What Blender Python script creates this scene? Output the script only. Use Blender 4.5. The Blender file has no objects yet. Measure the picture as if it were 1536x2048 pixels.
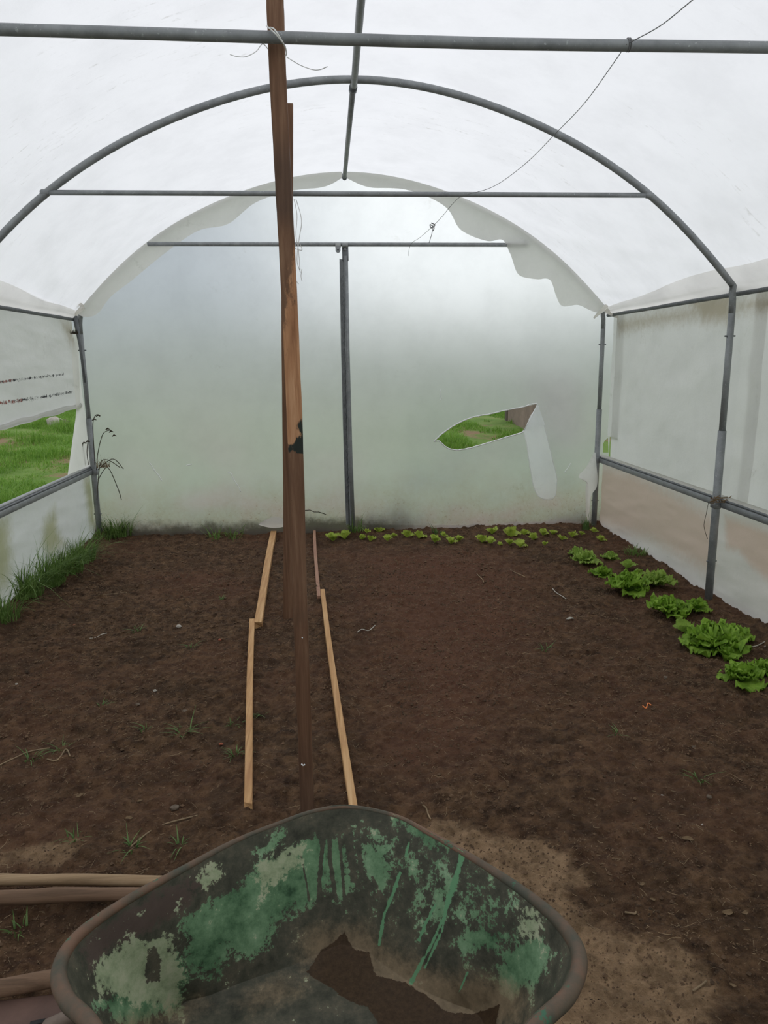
import bpy, math, random
import numpy as np
from mathutils import Matrix, Vector
random.seed(7); RS = np.random.RandomState(11)

# ------------------------------------------------------------------ camera, world, exposure
sc = bpy.context.scene
COL = sc.collection
FPX, PITCH, YAW, ROLL, EYE = 1450.0, .205, .072, -.013, 1.5
_cp, _sp, _cy, _sy = math.cos(PITCH), math.sin(PITCH), math.cos(YAW), math.sin(YAW)
CF = np.array([_sy*_cp, _cy*_cp, -_sp]); _R = np.array([_cy, -_sy, 0.]); _U = np.cross(_R, CF)
_c, _s = math.cos(ROLL), math.sin(ROLL)
CR, CU = _c*_R+_s*_U, -_s*_R+_c*_U
CO = np.array([0, 0, EYE])
cam = bpy.data.cameras.new('camera'); camo = bpy.data.objects.new('camera', cam); COL.objects.link(camo)
cam.sensor_fit = 'HORIZONTAL'; cam.sensor_width = 36; cam.lens = 36*FPX/1536; cam.clip_start = .02; cam.clip_end = 500
camo.matrix_world = Matrix([[CR[0], CU[0], -CF[0], 0], [CR[1], CU[1], -CF[1], 0], [CR[2], CU[2], -CF[2], EYE], [0, 0, 0, 1]])
sc.camera = camo
sc.view_settings.view_transform = 'Standard'; sc.view_settings.look = 'None'
sc.view_settings.gamma = 1; sc.view_settings.use_curve_mapping = False
sc.view_settings.exposure = 0.14
sc.cycles.max_bounces = 10; sc.cycles.diffuse_bounces = 5; sc.cycles.transmission_bounces = 6
sc.cycles.transparent_max_bounces = 8; sc.cycles.use_denoising = True
sc.cycles.sample_clamp_indirect = 6

w = bpy.data.worlds.new('overcast_sky'); sc.world = w; w.use_nodes = True
nt = w.node_tree; nt.nodes.clear()
def N(t, k, **kw):
    n = t.nodes.new(k)
    for a, b in kw.items(): setattr(n, a, b)
    return n
out = N(nt, 'ShaderNodeOutputWorld'); bg = N(nt, 'ShaderNodeBackground'); tc = N(nt, 'ShaderNodeTexCoord')
sx = N(nt, 'ShaderNodeSeparateXYZ'); nt.links.new(tc.outputs['Generated'], sx.inputs[0])
rp = N(nt, 'ShaderNodeValToRGB'); nt.links.new(sx.outputs['Z'], rp.inputs[0])
cr = rp.color_ramp
cr.elements[0].position = 0; cr.elements[0].color = (.34, .40, .46, 1)
cr.elements[1].position = 1; cr.elements[1].color = (1.12, 1.14, 1.18, 1)
e = cr.elements.new(.12); e.color = (.44, .50, .60, 1)
e = cr.elements.new(.35); e.color = (.80, .82, .87, 1)
# the sun behind the cloud: one broad bright patch low over the far end
dt = N(nt, 'ShaderNodeVectorMath', operation='DOT_PRODUCT'); nt.links.new(tc.outputs['Generated'], dt.inputs[0])
_d = CF*FPX+CR*(900-768)-CU*(430-1024); _d = _d/np.linalg.norm(_d); dt.inputs[1].default_value = tuple(_d)
mr = N(nt, 'ShaderNodeMapRange', interpolation_type='SMOOTHERSTEP'); nt.links.new(dt.outputs['Value'], mr.inputs[0])
mr.inputs[1].default_value = .955; mr.inputs[2].default_value = 1.0; mr.inputs[3].default_value = 0; mr.inputs[4].default_value = 1.0
ad = N(nt, 'ShaderNodeMix', data_type='RGBA', blend_type='ADD'); nt.links.new(mr.outputs[0], ad.inputs[0])
nt.links.new(rp.outputs[0], ad.inputs[6]); ad.inputs[7].default_value = (1.1, 1.07, 1.0, 1)
nt.links.new(ad.outputs[2], bg.inputs[0]); bg.inputs[1].default_value = 1.0
nt.links.new(bg.outputs[0], out.inputs[0])

# ------------------------------------------------------------------ measuring helpers: a spot of the photograph -> a point on a real plane
def ray(px, py): return CF*FPX+CR*(px-768)-CU*(py-1024)
def atY(px, py, Y): d = ray(px, py); return CO+d*Y/d[1]
def atX(px, py, X): d = ray(px, py); return CO+d*X/d[0]
def atZ(px, py, Z=0.0): d = ray(px, py); return CO+d*(Z-EYE)/d[2]
def project(P):
    d = np.asarray(P, float)-CO; k = d@CF
    return np.stack([768+FPX*(d@CR)/k, 1024-FPX*(d@CU)/k], -1)

def _h(ix, iy, seed):
    n = (ix*374761393+iy*668265263+seed*974634777) & 0x7fffffff
    n = ((n ^ (n >> 13))*1274126177) & 0x7fffffff
    return ((n ^ (n >> 16)) & 0xffff)/65535.0
def vnoise(x, y, seed=0):
    x = np.asarray(x, float); y = np.asarray(y, float)
    ix = np.floor(x).astype(np.int64); iy = np.floor(y).astype(np.int64); fx = x-ix; fy = y-iy
    fx = fx*fx*(3-2*fx); fy = fy*fy*(3-2*fy)
    a = _h(ix, iy, seed); b = _h(ix+1, iy, seed); c = _h(ix, iy+1, seed); d = _h(ix+1, iy+1, seed)
    return (a*(1-fx)+b*fx)*(1-fy)+(c*(1-fx)+d*fx)*fy
def fbm(x, y, octv=4, seed=0):
    r = 0; a = .5
    for k in range(octv):
        r = r+a*(vnoise(x*2**k, y*2**k, seed+k*17)-.5); a *= .5
    return r*2
def sdf(P, poly):
    """signed distance (positive inside) of points P (n,2) to polygon"""
    P = np.asarray(P, float); q = np.asarray(poly, float); D = np.full(len(P), 1e9); ins = np.zeros(len(P), bool)
    for i in range(len(q)):
        a = q[i]; b = q[(i+1) % len(q)]; e = b-a; v = P-a
        t = np.clip((v@e)/max(e@e, 1e-12), 0, 1); D = np.minimum(D, np.hypot(*(v-t[:, None]*e).T))
        c = ((a[1] > P[:, 1]) != (b[1] > P[:, 1])); dy = b[1]-a[1] if abs(b[1]-a[1]) > 1e-12 else 1e-12
        ins ^= c & (P[:, 0] < (b[0]-a[0])*(P[:, 1]-a[1])/dy+a[0])
    return np.where(ins, D, -D)
def linedist(P, pts):
    P = np.asarray(P, float); D = np.full(len(P), 1e9)
    for a, b in zip(pts[:-1], pts[1:]):
        a = np.array(a, float); b = np.array(b, float); e = b-a; v = P-a; t = np.clip((v@e)/(e@e), 0, 1)
        D = np.minimum(D, np.hypot(*(v-t[:, None]*e).T))
    return D
def spline(pts, n, closed=False):
    p = np.array(pts, float); m = len(p); r = []
    for t in np.linspace(0, m if closed else m-1, n, endpoint=not closed):
        i = int(min(t, m-1e-9 if closed else m-1-1e-9)); f = t-i
        g = (lambda k: p[k % m]) if closed else (lambda k: p[min(max(k, 0), m-1)])
        a, b, c, d = g(i-1), g(i), g(i+1), g(i+2)
        r.append(.5*((2*b)+(c-a)*f+(2*a-5*b+4*c-d)*f*f+(3*b-a-3*c+d)*f**3))
    return np.array(r)

# ------------------------------------------------------------------ mesh helpers
class MB:
    def __init__(s): s.v = []; s.f = []; s.n = 0
    def add(s, v, f):
        v = np.asarray(v, float); s.v.append(v)
        if isinstance(f, np.ndarray): f = (f+s.n).tolist()
        else: f = [[i+s.n for i in q] for q in f]
        s.f += f; s.n += len(v); return s
    def tube(s, pts, r, k=12, cap=True, sq=None):
        p = np.array(pts, float); m = len(p); r = np.broadcast_to(np.asarray(r, float), (m,))
        T = np.gradient(p, axis=0); T /= np.linalg.norm(T, axis=1)[:, None]+1e-12
        n = np.cross(T[0], [0, 0, 1.]);
        if np.linalg.norm(n) < .1: n = np.cross(T[0], [0, 1., 0])
        n /= np.linalg.norm(n); V = []; a = np.arange(k)*2*math.pi/k
        for i in range(m):
            n = n-T[i]*(n@T[i]); n /= np.linalg.norm(n)+1e-12; b = np.cross(T[i], n)
            V.append(p[i]+r[i]*(np.cos(a)[:, None]*n+np.sin(a)[:, None]*b*(sq or 1)))
        F = [[i*k+j, i*k+(j+1) % k, (i+1)*k+(j+1) % k, (i+1)*k+j] for i in range(m-1) for j in range(k)]
        if cap: F += [list(range(k))[::-1], [(m-1)*k+j for j in range(k)]]
        return s.add(np.concatenate(V), F)
    def box(s, c, d, rot=0.0, bev=0.0):
        x, y, z = [q/2 for q in d]; b = min(bev, x*.9, y*.9, z*.9)
        if b <= 0:
            V = np.array([[i, j, k] for i in (-x, x) for j in (-y, y) for k in (-z, z)])
            F = [[0, 1, 3, 2], [4, 6, 7, 5], [0, 4, 5, 1], [2, 3, 7, 6], [0, 2, 6, 4], [1, 5, 7, 3]]
        else:
            ring = [(-x+b, -y), (x-b, -y), (x, -y+b), (x, y-b), (x-b, y), (-x+b, y), (-x, y-b), (-x, -y+b)]
            ins = [(px*(1-b/x), py*(1-b/y)) for px, py in ring]
            V = np.array([(*q, -z) for q in ins]+[(*q, -z+b) for q in ring]+[(*q, z-b) for q in ring]+[(*q, z) for q in ins])
            F = [list(range(8))[::-1], list(range(24, 32))]+[[l*8+i, l*8+(i+1) % 8, (l+1)*8+(i+1) % 8, (l+1)*8+i] for l in range(3) for i in range(8)]
        ca, sa = math.cos(rot), math.sin(rot)
        V = V@np.array([[ca, sa, 0], [-sa, ca, 0], [0, 0, 1]])+np.array(c)
        return s.add(V, F)
    def grid(s, G, flip=False, closed=False):
        G = np.asarray(G, float); a, b = G.shape[:2]; I = np.arange(a*b).reshape(a, b)
        if closed: I = np.concatenate([I, I[:1]], 0)
        q = np.stack([I[:-1, :-1], I[1:, :-1], I[1:, 1:], I[:-1, 1:]], -1).reshape(-1, 4)
        if flip: q = q[:, ::-1]
        return s.add(G.reshape(-1, 3), q)
    def verts(s): return np.concatenate(s.v)

ORG = {}
def tag(o, label=None, cat=None, group=None, kind=None):
    if label: o['label'] = label
    if cat: o['category'] = cat
    if group: o['group'] = group
    if kind: o['kind'] = kind
    return o
def empty(name, loc, label, cat, group=None, kind=None):
    o = bpy.data.objects.new(name, None); COL.objects.link(o); o.location = tuple(loc); o.empty_display_size = .1
    ORG[o.name] = np.array(loc, float); return tag(o, label, cat, group, kind)
def obj(name, mb, mat, parent=None, smooth=True, origin=None, attrs=None, solid=0, bevel=0):
    V = mb.verts()
    if parent is not None: org = ORG[parent.name]
    elif origin is not None: org = np.array(origin, float)
    else: org = np.array([V[:, 0].mean(), V[:, 1].mean(), V[:, 2].min()])
    me = bpy.data.meshes.new(name); V = V-org
    me.from_pydata(V.tolist(), [], mb.f); me.validate()
    if smooth: me.polygons.foreach_set('use_smooth', np.ones(len(me.polygons), bool))
    for an, arr in (attrs or {}).items():
        ca = me.color_attributes.new(an, 'FLOAT_COLOR', 'POINT'); A = np.ones((len(V), 4)); A[:, :arr.shape[1]] = arr
        ca.data.foreach_set('color', A.ravel())
    me.materials.append(mat); me.update()
    o = bpy.data.objects.new(name, me); COL.objects.link(o)
    ORG[o.name] = org
    if parent is not None: o.parent = parent
    else: o.location = tuple(org)
    if bevel:
        m = o.modifiers.new('b', 'BEVEL'); m.width = bevel; m.segments = 2; m.limit_method = 'ANGLE'
    if solid:
        m = o.modifiers.new('s', 'SOLIDIFY'); m.thickness = solid; m.offset = 0
    return o

# ------------------------------------------------------------------ materials
def mat(name):
    m = bpy.data.materials.new(name); m.use_nodes = True; t = m.node_tree; t.nodes.clear()
    o = N(t, 'ShaderNodeOutputMaterial'); return m, t, o
def ramp(t, src, stops, interp='LINEAR'):
    r = N(t, 'ShaderNodeValToRGB'); r.color_ramp.interpolation = interp
    while len(r.color_ramp.elements) < len(stops): r.color_ramp.elements.new(.5)
    for e, (p, c) in zip(r.color_ramp.elements, stops): e.position = p; e.color = (*c, 1) if len(c) == 3 else c
    t.links.new(src, r.inputs[0]); return r.outputs[0]
def noise(t, scale, detail=4, rough=.55, vec=None, stretch=None, dist=0):
    n = N(t, 'ShaderNodeTexNoise'); n.inputs['Scale'].default_value = scale; n.inputs['Detail'].default_value = detail
    n.inputs['Roughness'].default_value = rough; n.inputs['Distortion'].default_value = dist
    if vec is None: vec = N(t, 'ShaderNodeTexCoord').outputs['Object']
    if stretch:
        mp = N(t, 'ShaderNodeMapping'); mp.inputs['Scale'].default_value = stretch; t.links.new(vec, mp.inputs[0]); vec = mp.outputs[0]
    t.links.new(vec, n.inputs['Vector']); return n.outputs['Fac']
def mix(t, fac, a, b, mode='MIX'):
    n = N(t, 'ShaderNodeMix', data_type='RGBA', blend_type=mode)
    for v, i in ((fac, 0), (a, 6), (b, 7)):
        if isinstance(v, (int, float)): n.inputs[i].default_value = v
        elif isinstance(v, tuple): n.inputs[i].default_value = (*v, 1)
        else: t.links.new(v, n.inputs[i])
    return n.outputs[2]
def math_(t, op, a, b=0.0, clamp=False):
    n = N(t, 'ShaderNodeMath', operation=op, use_clamp=clamp)
    for v, i in ((a, 0), (b, 1)):
        if isinstance(v, (int, float)): n.inputs[i].default_value = v
        else: t.links.new(v, n.inputs[i])
    return n.outputs[0]
def step(t, v, lo, hi):
    n = N(t, 'ShaderNodeMapRange', interpolation_type='SMOOTHSTEP'); t.links.new(v, n.inputs[0])
    n.inputs[1].default_value = lo; n.inputs[2].default_value = hi; return n.outputs[0]
def bump(t, h, strength=.5, dist=.01):
    b = N(t, 'ShaderNodeBump'); b.inputs['Strength'].default_value = strength; b.inputs['Distance'].default_value = dist
    t.links.new(h, b.inputs['Height']); return b.outputs[0]
def principled(t, o, col, rough=.6, metal=0, nrm=None, spec=.5):
    p = N(t, 'ShaderNodeBsdfPrincipled')
    for v, k in ((col, 'Base Color'), (rough, 'Roughness'), (metal, 'Metallic'), (spec, 'Specular IOR Level')):
        if isinstance(v, tuple): p.inputs[k].default_value = (*v, 1)
        elif isinstance(v, (int, float)): p.inputs[k].default_value = v
        else: t.links.new(v, p.inputs[k])
    if nrm is not None: t.links.new(nrm, p.inputs['Normal'])
    t.links.new(p.outputs[0], o.inputs[0]); return p
def attr(t, name):
    a = N(t, 'ShaderNodeAttribute', attribute_name=name); s = N(t, 'ShaderNodeSeparateColor'); t.links.new(a.outputs['Color'], s.inputs[0]); return s.outputs

def steel_mat(name, a, b, rough=.5):
    m, t, o = mat(name); n = noise(t, 14, 5, .65); n2 = noise(t, 90, 3, .6)
    c = ramp(t, n, [(.3, a), (.7, b)]); c = mix(t, step(t, n2, .62, .75), c, tuple(min(1, q*1.5) for q in b))
    principled(t, o, c, rough, .2, bump(t, n2, .15, .002)); return m
M = {}
M['steel'] = steel_mat('galvanised_steel', (.18, .19, .195), (.29, .305, .31), .5)
M['steel_dark'] = steel_mat('weathered_steel', (.11, .12, .13), (.19, .20, .21), .6)
M['steel_light'] = steel_mat('bright_channel_steel', (.25, .26, .26), (.36, .37, .36), .45)

def film_mat(name, col, trans=.85, clear=0.0, dirt=None, dirtcol=(.35, .30, .22), rough=.45, ior=1.25, bmp=.25, attrname=None, streak=(1, 1, 1), spot=.35):
    m, t, o = mat(name)
    n = noise(t, 3, 6, .65, stretch=(1, 1, 1)); n2 = noise(t, 26, 6, .7); n3 = noise(t, 5, 6, .65, stretch=streak, dist=.5)
    c = mix(t, step(t, n, .35, .75), col, tuple(q*.93 for q in col))
    spots = math_(t, 'MULTIPLY', math_(t, 'MULTIPLY', step(t, n3, .54, .70), step(t, n2, .46, .64)), step(t, noise(t, .9, 2, .5), .50, .66))
    c = mix(t, math_(t, 'MULTIPLY', spots, spot), c, (.45, .44, .38))
    if dirt == 'low':      # soil splashed up the foot of the sheet and a dark band along it
        tc = N(t, 'ShaderNodeTexCoord'); s = N(t, 'ShaderNodeSeparateXYZ'); t.links.new(tc.outputs['Object'], s.inputs[0])
        z = math_(t, 'ADD', s.outputs['Z'], math_(t, 'MULTIPLY', math_(t, 'SUBTRACT', noise(t, 2.2, 5, .7), .5), .6))
        f = step(t, z, .62, -.02); g = math_(t, 'MULTIPLY', f, math_(t, 'ADD', math_(t, 'MULTIPLY', n2, .9), .15))
        c = mix(t, math_(t, 'MULTIPLY', g, .95), c, dirtcol)
        bits = math_(t, 'MULTIPLY', step(t, z, .36, .12), step(t, noise(t, 38, 6, .8), .57, .64)); c = mix(t, math_(t, 'MULTIPLY', bits, .6), c, (.38, .22, .10))
        low = math_(t, 'ADD', s.outputs['Z'], math_(t, 'MULTIPLY', math_(t, 'SUBTRACT', noise(t, 3.0, 6, .75), .5), .28))
        c = mix(t, math_(t, 'MULTIPLY', math_(t, 'MULTIPLY', step(t, low, .17, .06), step(t, s.outputs['X'], .75, .35)), .88), c, (.12, .105, .075))      # dark band imitating plants blurred behind the film, left of and around upright
    if attrname:
        A = attr(t, attrname)
        c = mix(t, math_(t, 'MULTIPLY', step(t, math_(t, 'ADD', A[0], math_(t, 'MULTIPLY', math_(t, 'SUBTRACT', n2, .5), .5)), .25, .95), .95), c, dirtcol)
        c = mix(t, step(t, math_(t, 'MULTIPLY', A[1], noise(t, 42, 6, .85, stretch=(1, .7, 1))), .43, .50), c, (.03, .03, .035))
        c = mix(t, step(t, math_(t, 'MULTIPLY', A[2], noise(t, 35, 6, .85, stretch=(1, .7, 1))), .43, .50), c, (.30, .09, .07))
    nb = bump(t, mix(t, .5, n, n2), bmp, .01)
    tr = N(t, 'ShaderNodeBsdfTranslucent'); t.links.new(c, tr.inputs[0]); t.links.new(nb, tr.inputs['Normal'])
    df = N(t, 'ShaderNodeBsdfDiffuse'); t.links.new(c, df.inputs[0]); t.links.new(nb, df.inputs['Normal'])
    ms = N(t, 'ShaderNodeMixShader'); ms.inputs[0].default_value = 1-trans
    t.links.new(tr.outputs[0], ms.inputs[1]); t.links.new(df.outputs[0], ms.inputs[2]); fin = ms.outputs[0]
    if clear > 0:
        rf = N(t, 'ShaderNodeBsdfRefraction'); rf.inputs['Roughness'].default_value = rough; rf.inputs['IOR'].default_value = ior
        t.links.new(c, rf.inputs['Color'])
        m2 = N(t, 'ShaderNodeMixShader'); m2.inputs[0].default_value = clear
        t.links.new(fin, m2.inputs[1]); t.links.new(rf.outputs[0], m2.inputs[2]); fin = m2.outputs[0]
    gl = N(t, 'ShaderNodeBsdfGlossy'); gl.inputs['Roughness'].default_value = .35
    m3 = N(t, 'ShaderNodeMixShader'); m3.inputs[0].default_value = .03
    t.links.new(fin, m3.inputs[1]); t.links.new(gl.outputs[0], m3.inputs[2]); t.links.new(m3.outputs[0], o.inputs[0])
    return m
M['roof'] = film_mat('white_roof_film', (.965, .965, .965), .88, streak=(.7, 7, 1.5), spot=.5)
M['hem'] = film_mat('yellowed_film_hem', (.955, .94, .90), .82, bmp=.4)
M['end'] = film_mat('clear_end_film', (.90, .915, .93), .9, clear=.46, dirt='low', dirtcol=(.62, .50, .36), rough=.5, ior=1.3, bmp=.08)
M['flap'] = film_mat('torn_film_flap', (.95, .955, .955), .85, clear=.3, rough=.3, ior=1.2, bmp=.5)
M['side'] = film_mat('side_film', (.88, .875, .86), .85, clear=.12, dirtcol=(.50, .44, .34), bmp=.4, attrname='stain')
M['skirt'] = film_mat('stained_skirt_film', (.74, .72, .67), .82, clear=.15, dirtcol=(.66, .53, .44), bmp=.3, attrname='stain')
M['skirt_left'] = film_mat('pale_skirt_film', (.86, .87, .85), .82, clear=.2, dirtcol=(.50, .50, .32), bmp=.3, attrname='stain')

def soil_mat(name='garden_soil', att=True):
    m, t, o = mat(name)
    n1 = noise(t, 1.1, 5, .6); n2 = noise(t, 16, 8, .72); n3 = noise(t, 120, 4, .7); n4 = noise(t, 3.5, 5, .65)
    c = ramp(t, n2, [(.32, (.024, .0125, .006)), (.47, (.082, .045, .0235)), (.62, (.165, .096, .051))])
    c = mix(t, math_(t, 'MULTIPLY', step(t, n1, .42, .66), .45), c, (.135, .062, .036))
    c = mix(t, math_(t, 'MULTIPLY', step(t, n4, .50, .62), .5), c, (.048, .028, .015))
    if att:
        A = attr(t, 'soil'); d = step(t, math_(t, 'ADD', A[0], math_(t, 'MULTIPLY', math_(t, 'SUBTRACT', noise(t, 7, 6, .7), .5), .9)), .38, .66)
        dry = ramp(t, n2, [(.36, (.17, .108, .060)), (.62, (.36, .235, .135))])
        c = mix(t, d, c, dry)
        c = mix(t, math_(t, 'MULTIPLY', A[1], .6), c, (.145, .064, .038))
    c = mix(t, step(t, n3, .62, .70), c, (.24, .165, .095))
    c = mix(t, step(t, noise(t, 70, 4, .7), .36, .28), c, (.012, .007, .004))
    h = mix(t, .45, n2, n3); principled(t, o, c, .92, 0, bump(t, h, 1.0, .022), .25); return m
M['soil'] = soil_mat()

def wood_mat(name, cols, axis, scale=30, rough=.75, att=None):
    m, t, o = mat(name); st = {0: (.04, 1, 1), 1: (1, .04, 1), 2: (1, 1, .04)}[axis]
    n = noise(t, scale, 6, .65, stretch=st, dist=.4); n2 = noise(t, 5, 4, .6); n3 = noise(t, 60, 5, .7)
    c = ramp(t, n, [(.3, cols[0]), (.5, cols[1]), (.7, cols[2])])
    c = mix(t, math_(t, 'MULTIPLY', step(t, n2, .52, .75), .5), c, cols[3])
    c = mix(t, math_(t, 'MULTIPLY', step(t, n3, .66, .74), .6), c, tuple(q*.4 for q in cols[0]))
    if att:
        A = attr(t, att); jag = math_(t, 'MULTIPLY', math_(t, 'SUBTRACT', noise(t, 45, 6, .75, stretch=(1, 1, .35)), .5), .9)
        raw = ramp(t, n, [(.3, (.20, .085, .038)), (.5, (.42, .21, .105)), (.68, (.62, .37, .21))])
        c = mix(t, step(t, math_(t, 'ADD', A[0], jag), .42, .58), c, raw)
        c = mix(t, step(t, math_(t, 'ADD', A[1], jag), .44, .54), c, (.022, .027, .022))
        c = mix(t, math_(t, 'MULTIPLY', A[2], .6), c, (.055, .038, .030))
    principled(t, o, c, rough, 0, bump(t, n, .5, .004), .3); return m
M['post'] = wood_mat('reddish_brown_post_wood', [(.095, .045, .023), (.155, .080, .045), (.24, .138, .082), (.125, .076, .047)], 2, 36, att='wear')
M['lath'] = wood_mat('new_pine_lath', [(.34, .175, .075), (.52, .30, .135), (.64, .41, .21), (.40, .20, .10)], 1, 60)
M['lath_red'] = wood_mat('reddish_lath', [(.26, .13, .085), (.36, .20, .135), (.42, .26, .17), (.32, .17, .12)], 1, 60)
M['pole'] = wood_mat('weathered_ash_pole', [(.17, .110, .060), (.33, .225, .13), (.48, .35, .22), (.26, .15, .08)], 0, 30)
M['pole2'] = wood_mat('browned_ash_pole', [(.10, .060, .036), (.19, .115, .072), (.27, .17, .11), (.19, .095, .062)], 0, 30)

def leaf_mat(name, a, b, c3, trl=.3, rough=.5):
    m, t, o = mat(name); n = noise(t, 22, 4, .6); g = N(t, 'ShaderNodeNewGeometry')
    c = ramp(t, n, [(.3, a), (.55, b), (.75, c3)])
    p = N(t, 'ShaderNodeBsdfPrincipled'); t.links.new(c, p.inputs['Base Color']); p.inputs['Roughness'].default_value = rough
    p.inputs['Specular IOR Level'].default_value = .25
    tr = N(t, 'ShaderNodeBsdfTranslucent'); t.links.new(c, tr.inputs[0]); ms = N(t, 'ShaderNodeMixShader'); ms.inputs[0].default_value = trl
    t.links.new(p.outputs[0], ms.inputs[1]); t.links.new(tr.outputs[0], ms.inputs[2]); t.links.new(ms.outputs[0], o.inputs[0]); return m
M['lettuce'] = leaf_mat('lettuce_leaf', (.15, .28, .03), (.30, .50, .06), (.46, .66, .13), .4)
M['lettuce_pale'] = leaf_mat('pale_lettuce_leaf', (.24, .38, .07), (.38, .54, .11), (.52, .66, .20), .4)
M['seedling'] = leaf_mat('yellow_green_seedling_leaf', (.34, .46, .07), (.50, .60, .11), (.62, .70, .18), .4)
M['grass'] = leaf_mat('dark_green_grass', (.08, .15, .035), (.17, .28, .07), (.32, .42, .16), .35)  # dark green grass of the tunnel tufts and the clumps behind the film
M['grass_out'] = leaf_mat('meadow_grass', (.11, .24, .03), (.22, .40, .06), (.42, .52, .15), .35)
M['weed'] = leaf_mat('small_weed_green', (.07, .13, .035), (.12, .20, .06), (.20, .28, .10), .25)
M['dry'] = leaf_mat('dry_stem', (.13, .085, .045), (.22, .15, .085), (.36, .27, .17), .1, .8)
M['dark_stem'] = leaf_mat('dark_dead_stem', (.03, .025, .018), (.06, .045, .03), (.10, .08, .05), .1, .8)

def plain(name, col, rough=.7, var=.25, scale=20, metal=0, nb=.4):
    m, t, o = mat(name); n = noise(t, scale, 5, .65)
    c = ramp(t, n, [(.3, tuple(q*(1-var) for q in col)), (.7, tuple(min(1, q*(1+var)) for q in col))])
    principled(t, o, c, rough, metal, bump(t, n, nb, .005)); return m
M['stone'] = plain('brown_pebble', (.13, .095, .065)); M['stone_pale'] = plain('pale_pebble', (.42, .38, .33))
M['brick'] = plain('brick_crumb', (.36, .10, .05)); M['white'] = plain('white_string', (.75, .75, .73), .6)
M['wire'] = plain('grey_wire', (.16, .16, .165), .5, metal=.3); M['concrete'] = plain('grey_brown_concrete', (.27, .20, .16), .9, .3, 3)
M['straw'] = plain('straw_bits', (.25, .175, .10), .8, .4, 8); M['crumb'] = plain('soil_crumbs', (.115, .069, .039), .95, .6, 5)
M['rustplate'] = plain('rusty_brown_sheet', (.105, .060, .046), .65, .35, 7, .2); M['black'] = plain('black_rubber', (.02, .02, .02), .8)
M['fray'] = plain('frayed_white_film_edge', (.85, .86, .86), .6, .05)
M['ratty'] = plain('grey_cloth_scrap', (.45, .42, .36), .9, .3, 30)

def outside_mat():
    m, t, o = mat('meadow_ground'); n = noise(t, 2.5, 7, .7); n2 = noise(t, 40, 5, .7)
    c = ramp(t, n, [(.3, (.10, .19, .035)), (.55, (.17, .27, .06)), (.72, (.28, .28, .12))])
    c = mix(t, step(t, noise(t, 1.3, 6, .7), .50, .60), c, (.27, .19, .11)); c = mix(t, math_(t, 'MULTIPLY', step(t, n2, .55, .7), .6), c, (.04, .07, .015))
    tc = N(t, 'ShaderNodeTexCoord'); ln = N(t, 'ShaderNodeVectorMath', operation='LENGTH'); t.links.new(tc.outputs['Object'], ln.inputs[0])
    c = mix(t, math_(t, 'MULTIPLY', step(t, ln.outputs['Value'], 12, 26), .8), c, (.20, .235, .19))      # paler and greyer further off, distance haze put into the colour
    principled(t, o, c, .95, 0, bump(t, n2, .7, .03), .2); return m
M['meadow'] = outside_mat()

def tray_mat():
    m, t, o = mat('worn_green_barrow_paint'); A = attr(t, 'paintA'); B = attr(t, 'paintB')
    f = noise(t, 26, 8, .72); f2 = noise(t, 110, 6, .75); f3 = noise(t, 9, 5, .6); fs = noise(t, 30, 6, .7, stretch=(1, 1, .25))
    jag = math_(t, 'ADD', math_(t, 'MULTIPLY', math_(t, 'SUBTRACT', f, .5), 2.4), math_(t, 'MULTIPLY', math_(t, 'SUBTRACT', f2, .5), 1.5))
    def msk(ch, lo=.36, hi=.48): return step(t, math_(t, 'ADD', ch, jag), lo, hi)
    base = ramp(t, f, [(.32, (.036, .037, .026)), (.5, (.078, .076, .054)), (.68, (.14, .118, .082))])
    c = mix(t, math_(t, 'MULTIPLY', step(t, math_(t, 'ADD', A[2], jag), .3, .75), .9), base, ramp(t, f3, [(.35, (.085, .058, .048)), (.65, (.125, .092, .077))]))
    grn = ramp(t, mix(t, .4, f, f3), [(.36, (.030, .075, .036)), (.45, (.095, .185, .095)), (.54, (.165, .285, .155)), (.66, (.27, .40, .245))])
    c = mix(t, msk(A[0]), c, grn)
    pale = ramp(t, f, [(.36, (.18, .23, .13)), (.5, (.31, .365, .22)), (.66, (.44, .46, .31))])
    c = mix(t, msk(A[1]), c, pale)
    c = mix(t, math_(t, 'MULTIPLY', step(t, math_(t, 'ADD', B[1], math_(t, 'MULTIPLY', jag, .4)), .2, .85), .8), c, ramp(t, f, [(.35, (.15, .108, .064)), (.65, (.30, .22, .135))]))
    c = mix(t, step(t, math_(t, 'ADD', B[2], math_(t, 'MULTIPLY', jag, .75)), .40, .60), c, (.14, .31, .16))
    wet = step(t, math_(t, 'ADD', B[0], math_(t, 'MULTIPLY', jag, .34)), .47, .53)
    c = mix(t, wet, c, ramp(t, f2, [(.35, (.036, .020, .009)), (.65, (.070, .041, .020))]))
    c = mix(t, step(t, f2, .70, .76), c, (.30, .33, .27))
    r = math_(t, 'ADD', math_(t, 'MULTIPLY', f, .4), .42)
    principled(t, o, c, r, 0, bump(t, mix(t, .5, f, f2), .35, .003), .28); return m
M['tray'] = tray_mat()
def lip_mat():
    m, t, o = mat('worn_barrow_lip'); f = noise(t, 9, 5, .65); f2 = noise(t, 60, 6, .75)
    c = ramp(t, f, [(.40, (.17, .100, .066)), (.50, (.12, .088, .062)), (.60, (.075, .074, .055))])
    c = mix(t, step(t, noise(t, 22, 5, .7), .60, .66), c, (.055, .14, .085)); c = mix(t, step(t, f2, .70, .74), c, (.45, .42, .36))
    c = mix(t, step(t, noise(t, 40, 4, .7), .70, .73), c, (.45, .12, .05))
    principled(t, o, c, .6, 0, bump(t, f2, .2, .002), .22); return m
M['lip'] = lip_mat()

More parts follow.
